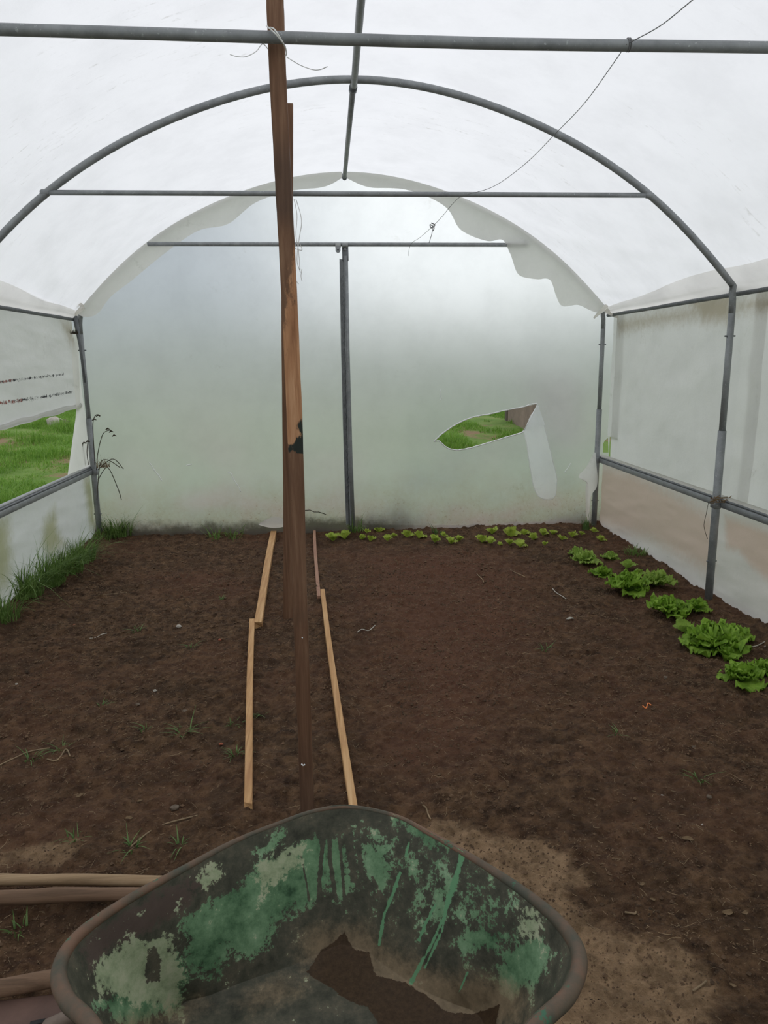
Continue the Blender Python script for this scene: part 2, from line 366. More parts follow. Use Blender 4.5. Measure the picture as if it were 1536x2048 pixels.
# ------------------------------------------------------------------ dimensions of the tunnel
XC, XL, XR = .18, -2.03, 2.40
Y0, YN, YM, YF = -1.6, 2.32, 4.25, 6.30
EAVE, RAIL = 1.89, .62
prof = [(0, 2.972), (.22, 2.962), (.43, 2.925), (.62, 2.885), (.8, 2.838), (1.07, 2.728), (1.36, 2.588), (1.66, 2.398), (1.97, 2.13), (2.12, 1.98), (2.19, 1.905)]
_px = np.array(prof); _cf = np.linalg.lstsq(np.stack([_px[:, 0]**k for k in (2, 4, 6, 8)], 1), _px[:, 1]-2.972, rcond=None)[0]
_th = 2.19*np.sin(np.linspace(0, 1, 48)*math.pi/2*.96)/math.sin(math.pi/2*.96)
half = np.stack([_th, 2.972+sum(c_*_th**k for c_, k in zip(_cf, (2, 4, 6, 8)))], 1)
def hoop_profile(off=0.0):
    h = half.copy(); T = np.gradient(h, axis=0); T /= np.linalg.norm(T, axis=1)[:, None]; n = np.stack([-T[:, 1], T[:, 0]], 1)
    n[0] = (0, 1); h = h+n*off
    return np.concatenate([np.stack([XC-h[::-1, 0], h[::-1, 1]], 1), np.stack([XC+h[1:, 0], h[1:, 1]], 1)])   # left eave -> right eave

# ------------------------------------------------------------------ terrain outside and the soil floor
def terrain(x, y):
    x = np.asarray(x, float); y = np.asarray(y, float)
    dx = np.maximum(np.maximum(-2.15-x, x-2.5), 0); dy = np.maximum(np.maximum(y-6.4, Y0-y), 0); d = np.hypot(dx, dy)
    h = -.04+.62*(1-np.exp(-d/3.0))+2.6*np.clip((d-9)/26, 0, 1)**1.5
    return np.where(d <= 0, -.12, h+.04*fbm(x*.8, y*.8, 3, 5))
def gaxis(lo, a, b, hi, n): return np.unique(np.concatenate([lo+(a-lo)*(1-np.linspace(1, 0, 30)**2), np.linspace(a, b, n), b+(hi-b)*np.linspace(0, 1, 40)**2]))
gx = gaxis(-45, -7, 8, 45, 110); gy = gaxis(-30, -2, 14, 60, 120)
GX, GY = np.meshgrid(gx, gy, indexing='ij')
tag(obj('meadow_ground', MB().grid(np.stack([GX, GY, terrain(GX, GY)], -1)), M['meadow'], origin=(0, 0, 0)), kind='structure')

dry_px = [(840, 1640), (930, 1655), (1010, 1668), (1100, 1690), (1150, 1720), (1158, 1760), (1135, 1790), (1190, 1830), (1240, 1858), (1290, 1882), (1350, 1900), (1410, 1935), (1430, 1980), (1400, 2060), (1380, 2400), (600, 2400), (800, 1800)]
dry2 = [(-200, 1690), (0, 1672), (90, 1650), (185, 1660), (190, 1700), (120, 1730), (-200, 1760)]
red1 = [(660, 1100), (1000, 1085), (1120, 1150), (1100, 1400), (1020, 1560), (760, 1550), (690, 1300)]
red2 = [(300, 1150), (400, 1135), (520, 1150), (500, 1190), (340, 1195)]
toground = lambda P: [tuple(atZ(a, b, 0)[:2]) for a, b in P]
fx = np.linspace(XL-.06, XR+.10, 520)
yy = np.concatenate([np.linspace(Y0, 1.0, 40)[:-1], 1.0*(6.42/1.0)**np.linspace(0, 1, 760)])
FX, FY = np.meshgrid(fx, yy, indexing='ij')
def soil_h(x, y):
    b = .030*fbm(x*1.3, y*1.3, 3, 3)+.022*fbm(x*7, y*7, 3, 31)
    c = fbm(x*26, y*26, 4, 9); b = b+.026*np.maximum(c, -.12)+.010*fbm(x*75, y*75, 2, 12)
    b = b-.018*np.exp(-((x-.10-(y-4)*-.06)/.10)**2)*(y < 6) + .03*np.exp(-((6.4-y)/.10)**2)+.05*np.exp(-((x-XL)/.09)**2)
    return b
FZ = soil_h(FX, FY)
P2 = np.stack([FX.ravel(), FY.ravel()], 1)
sd = np.maximum(sdf(P2, toground(dry_px[:-3]+[(1300, 2300), (700, 2300)])), sdf(P2, toground(dry2))*.6-.03)
A = np.zeros((len(P2), 3)); A[:, 0] = np.clip(.5+sd*4, 0, 1)
A[:, 1] = np.clip(.2+np.maximum(sdf(P2, toground(red1)), sdf(P2, toground(red2)))*2, 0, 1)
tag(obj('floor', MB().grid(np.stack([FX, FY, FZ], -1)), M['soil'], origin=(0, 0, 0), attrs={'soil': A}), kind='structure')
def zsoil(x, y): return float(soil_h(np.array([x]), np.array([y]))[0])
def gnd(px, py):
    p = atZ(px, py, 0)
    for _ in range(4): p = atZ(px, py, zsoil(p[0], p[1]))
    return p
def hit_terrain(px, py):
    d = ray(px, py); d = d/np.linalg.norm(d); s = 3.0
    while s < 60:
        p = CO+d*s
        if p[2] < terrain(p[0], p[1]): return p
        s += .02
    return CO+d*20

# ------------------------------------------------------------------ roof film = ceiling
hp = hoop_profile(.027); ys = np.linspace(Y0, YF+.06, 190)
S = len(hp); G = np.zeros((S, len(ys), 3)); up = np.array([0, 0, 1.])
T = np.gradient(hp, axis=0); T /= np.linalg.norm(T, axis=1)[:, None]; nn = np.stack([-T[:, 1], T[:, 0]], 1)
nn = np.where(nn[:, 1:2] < 0, -nn, nn)
for j, y in enumerate(ys):
    hoops = [-1.6, .36, YN, YM, YF]; dmin = min(abs(y-h) for h in hoops)
    sag = -.018*min(1, dmin/.8)**.6 + .004
    wr = .010*fbm(np.linspace(0, 9, S), np.full(S, y*2.2), 3, 41)+.012*fbm(np.linspace(0, 30, S)+y*2.5, np.full(S, y*1.2), 3, 43)*min(1, dmin/.3)
    G[:, j, 0] = hp[:, 0]+nn[:, 0]*(sag+wr); G[:, j, 1] = y; G[:, j, 2] = hp[:, 1]+nn[:, 1]*(sag+wr)
ceil = obj('ceiling', MB().grid(G), M['roof'], origin=(0, 0, 0)); tag(ceil, kind='structure')

# folded hem hanging inside the far hoop
def end_hem(pts_in, name='folded_hem'):
    """strip between the hoop line and an inner line given by (profile index fraction, width)"""
    fr = np.array([p[0] for p in pts_in]); wd = np.array([p[1] for p in pts_in]); n = 150
    t = np.linspace(fr[0], fr[-1], n); W = np.maximum(.02, np.interp(t, *(lambda q: (q[:, 0], q[:, 1]))(spline(pts_in, 200))))
    hp0 = hoop_profile(.022); idx = t*(S-1); cx = np.interp(idx, np.arange(S), hp0[:, 0]); cz = np.interp(idx, np.arange(S), hp0[:, 1])
    tx = np.gradient(cx); tz = np.gradient(cz); L = np.hypot(tx, tz); ix, iz = tz/L, -tx/L
    g = np.zeros((n, 9, 3))
    for k in range(9):
        u = k/8; g[:, k, 0] = cx+ix*W*u; g[:, k, 2] = cz+iz*W*u
        g[:, k, 1] = YF-.038-.018*math.sin(u*math.pi)-.014*fbm(t*30, np.full(n, u*1.5), 2, 77)*u-.012*u
    o = obj(name, MB().grid(g, flip=True), M['hem'], ceil); return o
end_hem([(0, .04), (.03, .09), (.07, .13), (.12, .12), (.18, .15), (.24, .15), (.30, .14), (.34, .19), (.38, .12), (.42, .10), (.47, .11), (.495, .05)])
wav = [(.5, .05), (.53, .11), (.58, .08), (.63, .12), (.66, .24), (.70, .23), (.72, .16), (.74, .22), (.77, .32), (.80, .26), (.82, .19), (.85, .25), (.875, .27), (.90, .17), (.93, .13), (.96, .10), (1.0, .06)]
end_hem(wav)
# the rolled lower edges of the roof film along both eaves
def eave_hem(side):
    """doubled, yellowed lower edge of the roof film, pinched at the corners and bellied between the hoops"""
    ny, nu = 260, 12; y = np.linspace(Y0, YF+.02, ny); h = half[half[:, 1] < 2.2]; g = np.zeros((ny, nu, 3))
    wz = .035+.10*np.clip((YF-y)/2.0, 0, 1)**.7+.008*np.sin(y*4.3)
    for k in range(nu):
        u = k/(nu-1); z = 1.872+(wz)*u; xp = np.interp(-z, -h[:, 1], h[:, 0]); xp = np.where(z < h[-1, 1], h[-1, 0]+.004, xp)
        bel = .040*math.sin(math.pi*u**.8)*np.abs(np.sin((y-YM)/2.05*math.pi))**.5+.006*fbm(y*3, np.full(ny, u*2.), 3, 71)
        g[:, k, 0] = XC+side*(xp+.020-bel); g[:, k, 1] = y; g[:, k, 2] = z+.004*fbm(y*5, np.full(ny, u), 2, 72)
    obj('doubled_hem', MB().grid(g), M['hem'], ceil)
eave_hem(-1); eave_hem(1)
# knotted ends of the hem at the two far corners
for (px, py), (qx, qy), s in (((205, 600), (140, 630), 1), ((1160, 600), (1190, 640), -1)):
    pass
kn = MB()
for pts in ([(1213, 612), (1196, 628), (1188, 636)], [(1212, 620), (1230, 632), (1262, 640)], [(150, 604), (163, 610), (166, 616)], [(166, 614), (150, 628), (128, 632)]):
    P = [atY(a, b, 6.2) for a, b in pts]; kn.tube(spline(P, 10), np.linspace(.030, .012, 10), 10, sq=.6)
obj('knotted_corner', kn, M['hem'], ceil)

# ------------------------------------------------------------------ end wall film with its tear
YB = YF+.045
bprof = hoop_profile(.012); outer = [(x, z) for x, z in bprof]
outer = [(XL-.09, .0), (XL-.09, EAVE+.02)]+outer+[(XR+.10, EAVE+.02), (XR+.10, .0)]
slit_px = [(869, 882), (885, 867), (905, 853), (940, 836), (980, 828), (1010, 821), (1040, 815), (1074, 808), (1061, 834), (1047, 862), (1020, 872), (1000, 878), (975, 886), (950, 893), (930, 898), (913, 900), (897, 897), (886, 889), (877, 882)]
slit = [atY(a, b, YB) for a, b in slit_px]
from mathutils.geometry import delaunay_2d_cdt
pts = [Vector(p) for p in outer]; no = len(pts)
sl = [Vector((p[0], p[2])) for p in slit]; sl2 = [Vector((p[0], p[2])) for p in (atY(a, b, YB) for a, b in ((1206, 905), (1206, 888), (1210, 880), (1216, 876), (1217, 905)))]
pts += sl+sl2
edges = [(i, (i+1) % no) for i in range(no)]+[(no+i, no+(i+1) % len(sl)) for i in range(len(sl))]+[(no+len(sl)+i, no+len(sl)+(i+1) % 5) for i in range(5)]
g0 = []
outer_a = np.array(outer); cand = [(x+.03*((k % 2)), z) for k, z in enumerate(np.arange(.06, 2.95, .06)) for x in np.arange(XL-.06, XR+.07, .06)]
ca = np.array(cand); ok = (sdf(ca, outer) > .03) & (sdf(ca, [(v.x, v.y) for v in sl]) < -.02) & (sdf(ca, [(v.x, v.y) for v in sl2]) < -.02)
pts += [Vector((float(a), float(b))) for a, b in ca[ok]]
vv, ee, ff, *_ = delaunay_2d_cdt(pts, edges, [], 0, 1e-6)
va = np.array([(v.x, v.y) for v in vv]); cen = np.array([va[list(f)].mean(0) for f in ff])
keep = (sdf(cen, outer) > 0) & (sdf(cen, [(v.x, v.y) for v in sl]) < 0) & (sdf(cen, [(v.x, v.y) for v in sl2]) < 0)
faces = [list(f) for f, k in zip(ff, keep) if k]
yoff = .010*fbm(va[:, 0]*1.2+va[:, 1]*.6, va[:, 1]*.8, 3, 8)
zz = va[:, 1]
edge_in = np.clip(sdf(va, outer)/.15, 0, 1)
mb = MB(); mb.add(np.stack([va[:, 0], YB+yoff*edge_in, zz], 1), faces)
wb = obj('wall_back', mb, M['end'], origin=(0, YB, 0)); tag(wb, kind='structure')
fr = MB(); sp = spline(slit, 140, closed=True); sp[:, 1] -= .004; sp += RS.normal(0, .0012, sp.shape)
fr.tube(np.concatenate([sp, sp[:1]]), .0042+.0022*np.abs(np.sin(np.arange(141)*1.7)), 6)
obj('frayed_edge', fr, M['fray'], wb)
# flap of torn film hanging from the right end of the tear
Lp = spline([(1047, 862), (1053, 885), (1057, 915), (1062, 945), (1068, 975), (1076, 992)], 26); Rp = spline([(1076, 812), (1086, 842), (1097, 885), (1108, 930), (1114, 960), (1111, 992)], 26)
g = np.zeros((26, 11, 3))
for i in range(26):
    for k in range(11):
        u = k/10; px = Lp[i]*(1-u)+Rp[i]*u; py = px[1]+(6 if i == 25 else 0)*math.sin(u*math.pi)
        g[i, k] = atY(px[0], py, YB-.02-.035*math.sin(math.pi*u)*min(1, i/5+.3)-.02*(i/25))
fl = obj('torn_flap', MB().grid(g, flip=True), M['flap'], wb)
tri = [atY(*q) for q in ((1047, 862, YB-.02), (1075, 810, YB-.02), (1090, 850, YB-.055))]
g = np.array([[tri[0]*(1-a)+(tri[1]*(1-b)+tri[2]*b)*a for b in np.linspace(0, 1, 6)] for a in np.linspace(0, 1, 6)]); g[..., 1] -= .006
obj('folded_corner', MB().grid(g), M['flap'], wb)
fr = MB()
for L in (Lp, Rp):
    q = np.array([atY(a, b, YB-.028-.02*(i/25)) for i, (a, b) in enumerate(L)]); q += RS.normal(0, .0012, q.shape); fr.tube(q, .0030, 6)
q = np.array([atY(a, b, YB-.055) for a, b in spline([(1076, 992), (1090, 999), (1104, 998), (1111, 990)], 12)]); fr.tube(q, .003, 6)
fr.tube([atY(1047, 862, YB-.026), atY(1061, 838, YB-.026), atY(1074, 811, YB-.026)], .0035, 6)
obj('flap_edge', fr, M['fray'], fl)
# torn strip of film by the right corner post
Lq = spline([(1188, 905), (1172, 935), (1158, 950), (1160, 957), (1172, 960), (1171, 985), (1172, 1040)], 24); Rq = spline([(1191, 905), (1193, 930), (1195, 955), (1193, 975), (1183, 990), (1180, 1010), (1178, 1045)], 24)
g = np.array([[atY(*(Lq[i]*(1-u)+Rq[i]*u), YF-.05-.03*math.sin(u*3)*(i/24)) for u in np.linspace(0, 1, 7)] for i in range(24)])
obj('torn_strip', MB().grid(g, flip=True), M['hem'], wb)
# patch scrap at the foot of the film
g = []
for i in range(14):
    u = i/13; top = atY(520+62*u, 1046-12*math.sin(u*3.1), YF-.0); bot = atY(516+66*u, 1049+7*math.sin(u*3.14), YF-.02); g.append([top*(1-v)+bot*v-np.array([0, .03*math.sin(v*3.1), 0]) for v in np.linspace(0, 1, 5)])
obj('bunched_film', MB().grid(np.array(g)), M['hem'], wb)

for P in ([(298, 925), (304, 932), (309, 941), (318, 952), (324, 962)], [(456, 944), (462, 947), (468, 960), (476, 972), (482, 984)], [(881, 779), (880, 788), (883, 796), (880, 801)], [(1128, 946), (1136, 936), (1142, 926)], [(372, 931), (384, 929)]):
    obj('scuff', MB().tube(spline([atY(a, b, YB-.004) for a, b in P], 16), .0022+.002*np.abs(np.sin(np.arange(16)*2.1)), 6), M['fray'], wb)
obj('ragged_crack', MB().tube([atY(a, b, YB-.005) for a, b in ((608, 1021), (620, 1020), (628, 1024), (638, 1024), (652, 1029))], .0035, 6), M['dark_stem'] if 'dark_stem' in M else M['black'], wb)

# ------------------------------------------------------------------ side walls
def side_sheet(name, X, z0, z1, ya, yb, ny, nz, material, parent=None, belly=.02, seed=1, ztop=None, zbot=None, smears=None, flip=False):
    y = np.linspace(ya, yb, ny); g = np.zeros((ny, nz, 3)); sgn = -1 if X < 0 else 1
    for k in range(nz):
        u = k/(nz-1); zb = z0 if zbot is None else zbot(y); zt = z1 if ztop is None else ztop(y)
        g[:, k, 1] = y; g[:, k, 2] = zb*(1-u)+zt*u
        g[:, k, 0] = X+sgn*(belly*math.sin(u*math.pi)*np.abs(np.sin((y-YM)/2.05*math.pi))+.010*fbm(y*2.2+u*1.5, np.full(ny, u*5.0), 3, seed))
    V = g.reshape(-1, 3); A = np.zeros((len(V), 3))
    for ch, pol, gain, kind in (smears or []):
        q = [(p[1], p[2]) for p in (atX(a, b, X) for a, b in pol)]
        if kind == 'poly': A[:, ch] = np.maximum(A[:, ch], np.clip(.5+sdf(V[:, 1:], q)*gain, 0, 1))
        else: A[:, ch] = np.maximum(A[:, ch], np.clip(1-linedist(V[:, 1:], q)/gain, 0, 1))
    return obj(name, MB().grid(g, flip=flip), material, parent, origin=None if parent else (X, (ya+yb)/2, z0), attrs={'stain': A})
# right
st = [(0, [(1190, 925), (1260, 940), (1340, 980), (1432, 1030), (1428, 1160), (1380, 1130), (1300, 1085), (1190, 1050)], 4.0, 'poly'), (0, [(1250, 990), (1330, 1030), (1400, 1070), (1420, 1130), (1340, 1090), (1260, 1040)], 6.0, 'poly'),
      (0, [(1450, 1030), (1536, 1060), (1600, 1080), (1600, 1210), (1536, 1165), (1500, 1135), (1475, 1105), (1450, 1100)], 9, 'poly'),
      (1, [(1492, 1211), (1516, 1226), (1540, 1240)], .018, 'line'), (1, [(1206, 1052), (1230, 1058)], .008, 'line'), (1, [(1270, 1078), (1300, 1092)], .008, 'line'), (1, [(1330, 1112), (1380, 1136)], .008, 'line')]
wr = side_sheet('wall_right', XR+.045, -.03, RAIL, Y0, YF+.04, 260, 50, M['skirt'], belly=.012, seed=21, smears=st)
tag(wr, kind='structure')
st = [(0, [(1230, 640), (1400, 605), (1536, 590), (1560, 620), (1400, 640), (1300, 655), (1235, 670)], 4, 'poly'), (0, [(1360, 590), (1465, 580), (1465, 650), (1400, 650)], 5, 'poly')]
side_sheet('roll_up_curtain', XR+.05, RAIL+.01, EAVE+.05, YM-.22, YF-.10, 160, 60, M['side'], wr, .030, 5, smears=st)
side_sheet('roll_up_curtain', XR+.062, RAIL+.01, EAVE+.05, Y0, YM-.10, 200, 60, M['side'], wr, .012, 6, smears=st)
side_sheet('corner_strip', XR+.072, .82, EAVE+.04, YF-.25, YF+.02, 20, 20, M['side'], wr, .0, 7)
# left: skirt, half-raised curtain, strip of film at the corner
st = [(0, [(90, 1040), (112, 1010), (120, 1060), (135, 1090), (100, 1120), (85, 1090)], 4, 'poly'), (0, [(-40, 1010), (18, 1030), (30, 1110), (20, 1180), (-40, 1220)], 3, 'poly'), (0, [(165, 950), (185, 945), (195, 1060), (180, 1060)], 4, 'poly')]
wl = side_sheet('wall_left', XL-.045, -.03, RAIL, Y0, YF+.04, 260, 50, M['skirt_left'], belly=.012, seed=22, smears=st, flip=True)
tag(wl, kind='structure')
c1 = atX(0, 856, XL-.06); c2 = atX(143, 816, XL-.06)
zb = lambda y: c1[2]+(y-c1[1])*(c2[2]-c1[2])/(c2[1]-c1[1])+.004*np.sin(y*14)
yend = atX(147, 700, XL-.06)[1]
st = [(1, [(0, 765), (70, 756), (130, 748)], .055, 'line'), (2, [(0, 765), (30, 760)], .05, 'line'), (1, [(0, 806), (50, 800), (145, 784)], .065, 'line'), (2, [(-20, 809), (46, 800)], .07, 'line'), (0, [(120, 640), (150, 640), (150, 690), (140, 690)], 3, 'poly')]
lc_ = side_sheet('roll_up_curtain', XL-.05, 0, EAVE+.05, c1[1]-3.2, yend, 260, 90, M['side'], wl, .015, 8, zbot=lambda y: np.maximum(zb(y), RAIL+.05), smears=st, flip=True)
y = np.linspace(c1[1]-3.2, yend, 60); rl = MB().tube(np.stack([np.full(60, XL-.052), y, np.maximum(zb(y), RAIL+.05)+.006], 1), .020+.003*np.sin(y*9), 12)
obj('curtain_roll', rl, M['side'], lc_)
ct = [(150, 645), (147, 700), (148, 760), (150, 815), (146, 860), (136, 955)]; Lq = spline(ct, 24)
g = np.array([[(atX(*Lq[i], XL-.040)*(1-u)+np.array([XL-.035, YF+.04, atX(*Lq[i], XL-.040)[2]])*u)+np.array([-.01*math.sin(u*5+i*.3), 0, 0]) for u in np.linspace(0, 1, 8)] for i in range(24)])
obj('corner_strip', MB().grid(g), M['hem'], wl)
# film end behind the photographer
g = np.array([[(x, Y0, z*q) for q in np.linspace(0, 1, 8)] for x, z in hoop_profile(.02)])
tag(obj('wall_front', MB().grid(g), M['roof'], origin=(XC, Y0, 0)), kind='structure')

# ------------------------------------------------------------------ hoops
def ipath(pts, n=2): return np.array(pts, float)
def hoop(Y, label, r, rb, barz, bar_ends=None, tilt=None, feet=True):
    e = empty('tunnel_hoop', (XC, Y, 0), label, 'hoop', 'steel hoops carrying the tunnel film')
    p = hoop_profile(0); arch = np.stack([p[:, 0], np.full(len(p), Y), p[:, 1]], 1)
    le = np.array([[XL+.012, Y, EAVE-.02], [XL+.006, Y, EAVE-.06], [XL+.004, Y, EAVE-.14]]); re = np.array([[XR-.034, Y, EAVE-.02], [XR-.028, Y, EAVE-.06], [XR-.026, Y, EAVE-.14]])
    a = np.concatenate([le[::-1], arch, re]); obj('arch_tube', MB().tube(a, r, 16), M['steel'], e)
    for s, X in ((-1, XL+.004), (1, XR-.026)):
        q = obj('post', MB().tube([[X, Y, EAVE-.10], [X, Y, 1.02]], r*1.0, 16), M['steel'], e)
        gs = obj('ground_sleeve', MB().tube([[X, Y, 1.06], [X, Y, .5], [X, Y, -.06]], r*1.25, 16), M['steel'], e)
        for z in (1.62, .24): obj('bolt', MB().tube([[X-.032, Y, z], [X+.032, Y, z]], .005, 8), M['steel_dark'], gs)
    if bar_ends:
        x0, x1 = bar_ends; xs = np.linspace(x0, x1, 14)
        cbm = obj('cross_bar', MB().tube(np.stack([xs, np.full(14, Y-.004), np.interp(xs, *zip(*barz))], 1), rb, 16), M['steel'], e)
        for x in bar_ends: obj('bar_clamp', MB().box((x, Y-.004, np.interp(x, *zip(*barz))), (.05, rb*2.4, rb*2.3), 0, .008), M['steel'], cbm)
    return e
hoop(YN, 'nearest steel hoop, its thick cross bar spanning the picture and tied to the wooden post', .020, .0160, [(-1.5, 2.417), (-.9, 2.416), (.5, 2.402), (1.9, 2.408)], (-1.47, 1.84))
hoop(YM, 'middle steel hoop with a thin cross bar, standing beside the lettuces', .0195, .0135, [(-1.5, 2.402), (1.84, 2.398)], (-1.48, 1.83))
hf = hoop(YF, 'far steel hoop framing the torn end film', .019, .013, [(-1.42, 2.440), (1.67, 2.436)], None)
xs = np.linspace(-1.415, 1.68, 10); obj('cross_bar', MB().tube([(x, np.interp(x, [-1.415, 1.68], [YF-.075, YF-.030]), np.interp(x, [-1.415, 1.68], [2.44, 2.436])) for x in xs], .0165, 16), M['steel'], hf)

def centre_frame():
    top = atY(690, 491, YF-.05); bot = atY(703, 1058, YF-.05)
    e = empty('door_upright', (bot[0], YF-.05, 0), 'round grey steel upright bolted under the far cross bar', 'upright')
    n = 24; P = np.array([top*(1-u)+bot*u for u in np.linspace(0, 1, n)]); r = np.full(n, .026)
    mb = MB(); mb.tube([atY(691, 512, YF-.045), atY(694, 700, YF-.045), atY(699, 900, YF-.045), atY(704, 1062, YF-.045)], [.020, .022, .025, .030], 14)
    obj('tube', mb, M['steel'], e)
    a, b = atY(690, 494, YF-.055), atY(691, 520, YF-.05)
    mb = MB(); mb.box((a+b)/2, (.052, .012, abs(a[2]-b[2])+.02), 0, .004); obj('flattened_end', mb, M['steel_dark'], e)
    mb = MB(); c = atY(690, 499, YF-.066); mb.tube([c+[0, .006, 0], c-[0, .006, 0]], .011, 10); obj('bolt', mb, M['steel_light'], e)
    mb = MB(); c = atY(690, 490, YF-.07); mb.tube([c-[.024, 0, 0], c+[.024, 0, 0]], .0185, 14); obj('clip', mb, M['steel_light'], e)
    c = atY(684, 1050, YF-.05)
    e2 = empty('channel_profile', (c[0], YF-.06, 0), 'thin square steel channel standing left against the round upright', 'profile')
    A_ = [atY(684, 518, YF-.06), atY(687, 700, YF-.06), atY(692, 900, YF-.06), atY(697, 1050, YF-.06)]
    mb = MB()
    for dx, w_, dy in ((-.019, .005, 0), (.019, .005, 0), (0, .034, .012)):
        V = []
        for p in A_:
            for sx_, sy_ in ((-1, -1), (1, -1), (1, 1), (-1, 1)): V.append(p+np.array([dx+sx_*w_/2, dy+sy_*(.014 if w_ < .01 else .003), 0]))
        F = [[i*4+k, i*4+(k+1) % 4, (i+1)*4+(k+1) % 4, (i+1)*4+k] for i in range(3) for k in range(4)]+[[0, 1, 2, 3], [12, 13, 14, 15]]
        mb.add(V, F)
    obj('channel', mb, M['steel'], e2, smooth=False)
    zs = np.linspace(.3, 2.2, 60); P = []
    for q_, z in enumerate(zs):
        k = (A_[0][2]-z)/(A_[0][2]-A_[3][2]); p = A_[0]*(1-k)+A_[3]*k; P.append((p[0]+(.008 if q_ % 2 else -.008), p[1]-.008, z))
    mb = MB().tube(P, .003, 5)
    obj('locking_wire', mb, M['steel_dark'], e2, smooth=False)
    c = atY(676, 491, YF-.07)
    e3 = empty('hanging_clip', c, 'spare pipe clip with empty bolt hole on far cross bar', 'clip')
    mb = MB().tube([c-[.022, 0, 0], c+[.022, 0, 0]], .0195, 14); obj('band', mb, M['steel_light'], e3)
    b = atY(676, 500, YF-.09); mb = MB(); th = np.linspace(0, math.pi, 9)
    out_ = [(b[0]-.020, b[2]+.03)]+[(b[0]-.020*math.cos(a), b[2]-.002-.020*math.sin(a)) for a in th]+[(b[0]+.020, b[2]+.03)]
    n_ = len(out_); mb.add([(x, b[1], z) for x, z in out_]+[(x, b[1]+.008, z) for x, z in out_], [list(range(n_)), list(range(n_, 2*n_))[::-1]]+[[i, i+n_, (i+1) % n_+n_, (i+1) % n_] for i in range(n_)])
    obj('tab', mb, M['steel'], e3, smooth=False)
    mb = MB().tube([b+[0, .002, .002], b+[0, -.001, .002]], .006, 10); obj('bolt_hole', mb, M['black'], e3)
centre_frame()

# ridge pole in two pieces
e = empty('ridge_pole', (XC, Y0, 2.93), 'round steel ridge pole running along the top of the tunnel', 'pole')
def ridge_x(y): return np.interp(y, [Y0, 3.3, YM, YF], [.20, .185, .178, .174])
a1 = [atY(722, 0, 3.22), atY(708, 170, YM+.05)]; d = (a1[0]-a1[1]); p0 = a1[1]+d*(YM+.05-Y0)/(YM+.05-3.22)
p0[2] = 2.93; obj('near_length', MB().tube([p0, a1[0], a1[1], atY(706, 178, 4.42)], .0175, 14), M['steel'], e)
obj('far_length', MB().tube([atY(706, 176, 4.36), atY(697, 270, 5.2), atY(689, 354, YF-.06)], .0165, 14), M['steel'], e)
obj('joint', MB().tube([atY(706.5, 174, 4.33), atY(705.5, 181, 4.44)], .0225, 14), M['steel_dark'], e)
obj('end_plug', MB().tube([atY(689, 354, YF-.06), atY(689, 356, YF-.075)], .019, 14), M['steel_dark'], e)

# eave purlins and side rails
for X, s, wh in ((XL-.02, -1, 'left'), (XR+.02, 1, 'right')):
    e = empty('eave_channel', (X, 3, EAVE), 'thin steel channel under the roll of film along the %s eave' % wh, 'rail', None)
    yy_ = np.linspace(Y0, YF+.02, 20); mb = MB()
    for dz in (0, ): mb.tube(np.stack([np.full(20, X), yy_, np.full(20, EAVE-.025)], 1), .016, 8)
    obj('channel', mb, M['steel_dark'], e)
for X, s, lab in ((XL-.012, -1, 'left side rail of steel channel below the open grassy gap'), (XR-.0, 1, 'right side rail of steel channel behind the lettuces, dead twigs caught on it')):
    e = empty('side_rail', (X, 3, RAIL), lab, 'rail', 'steel side rails')
    L_ = YF+.03-Y0; cy_ = (YF+.03+Y0)/2
    obj('channel', MB().box((X, cy_, RAIL-.012), (.026, L_, .040), 0, .003), M['steel'], e)
    obj('locking_strip', MB().box((X+s*.006, cy_, RAIL+.016), (.030, L_, .010), 0, .002), M['steel_dark'], e)
    obj('film_lip', MB().box((X+s*.020, cy_, RAIL+.026), (.030, L_, .020), 0, .006), M['hem'] if s > 0 else M['steel_light'], e)
    mb = MB(); mb.box((X-s*.028, YM, RAIL-.012), (.045, .06, .056), 0, .005); obj('joining_clamp', mb, M['steel'], e)
    mb = MB(); mb.box((X-s*.028, YF, RAIL-.012), (.045, .05, .056), 0, .005); obj('joining_clamp', mb, M['steel'], e)

# brown steel bracing plate in the left far corner
mb = MB(); mb.tube([atY(150, 632, YF-.10), atY(160, 690, YF-.07), atY(170, 765, YF-.05)], [.020, .012, .010], 8)
tag(obj('corner_brace', mb, M['steel_dark']), 'dark bent steel strip in the upper left far corner', 'brace')

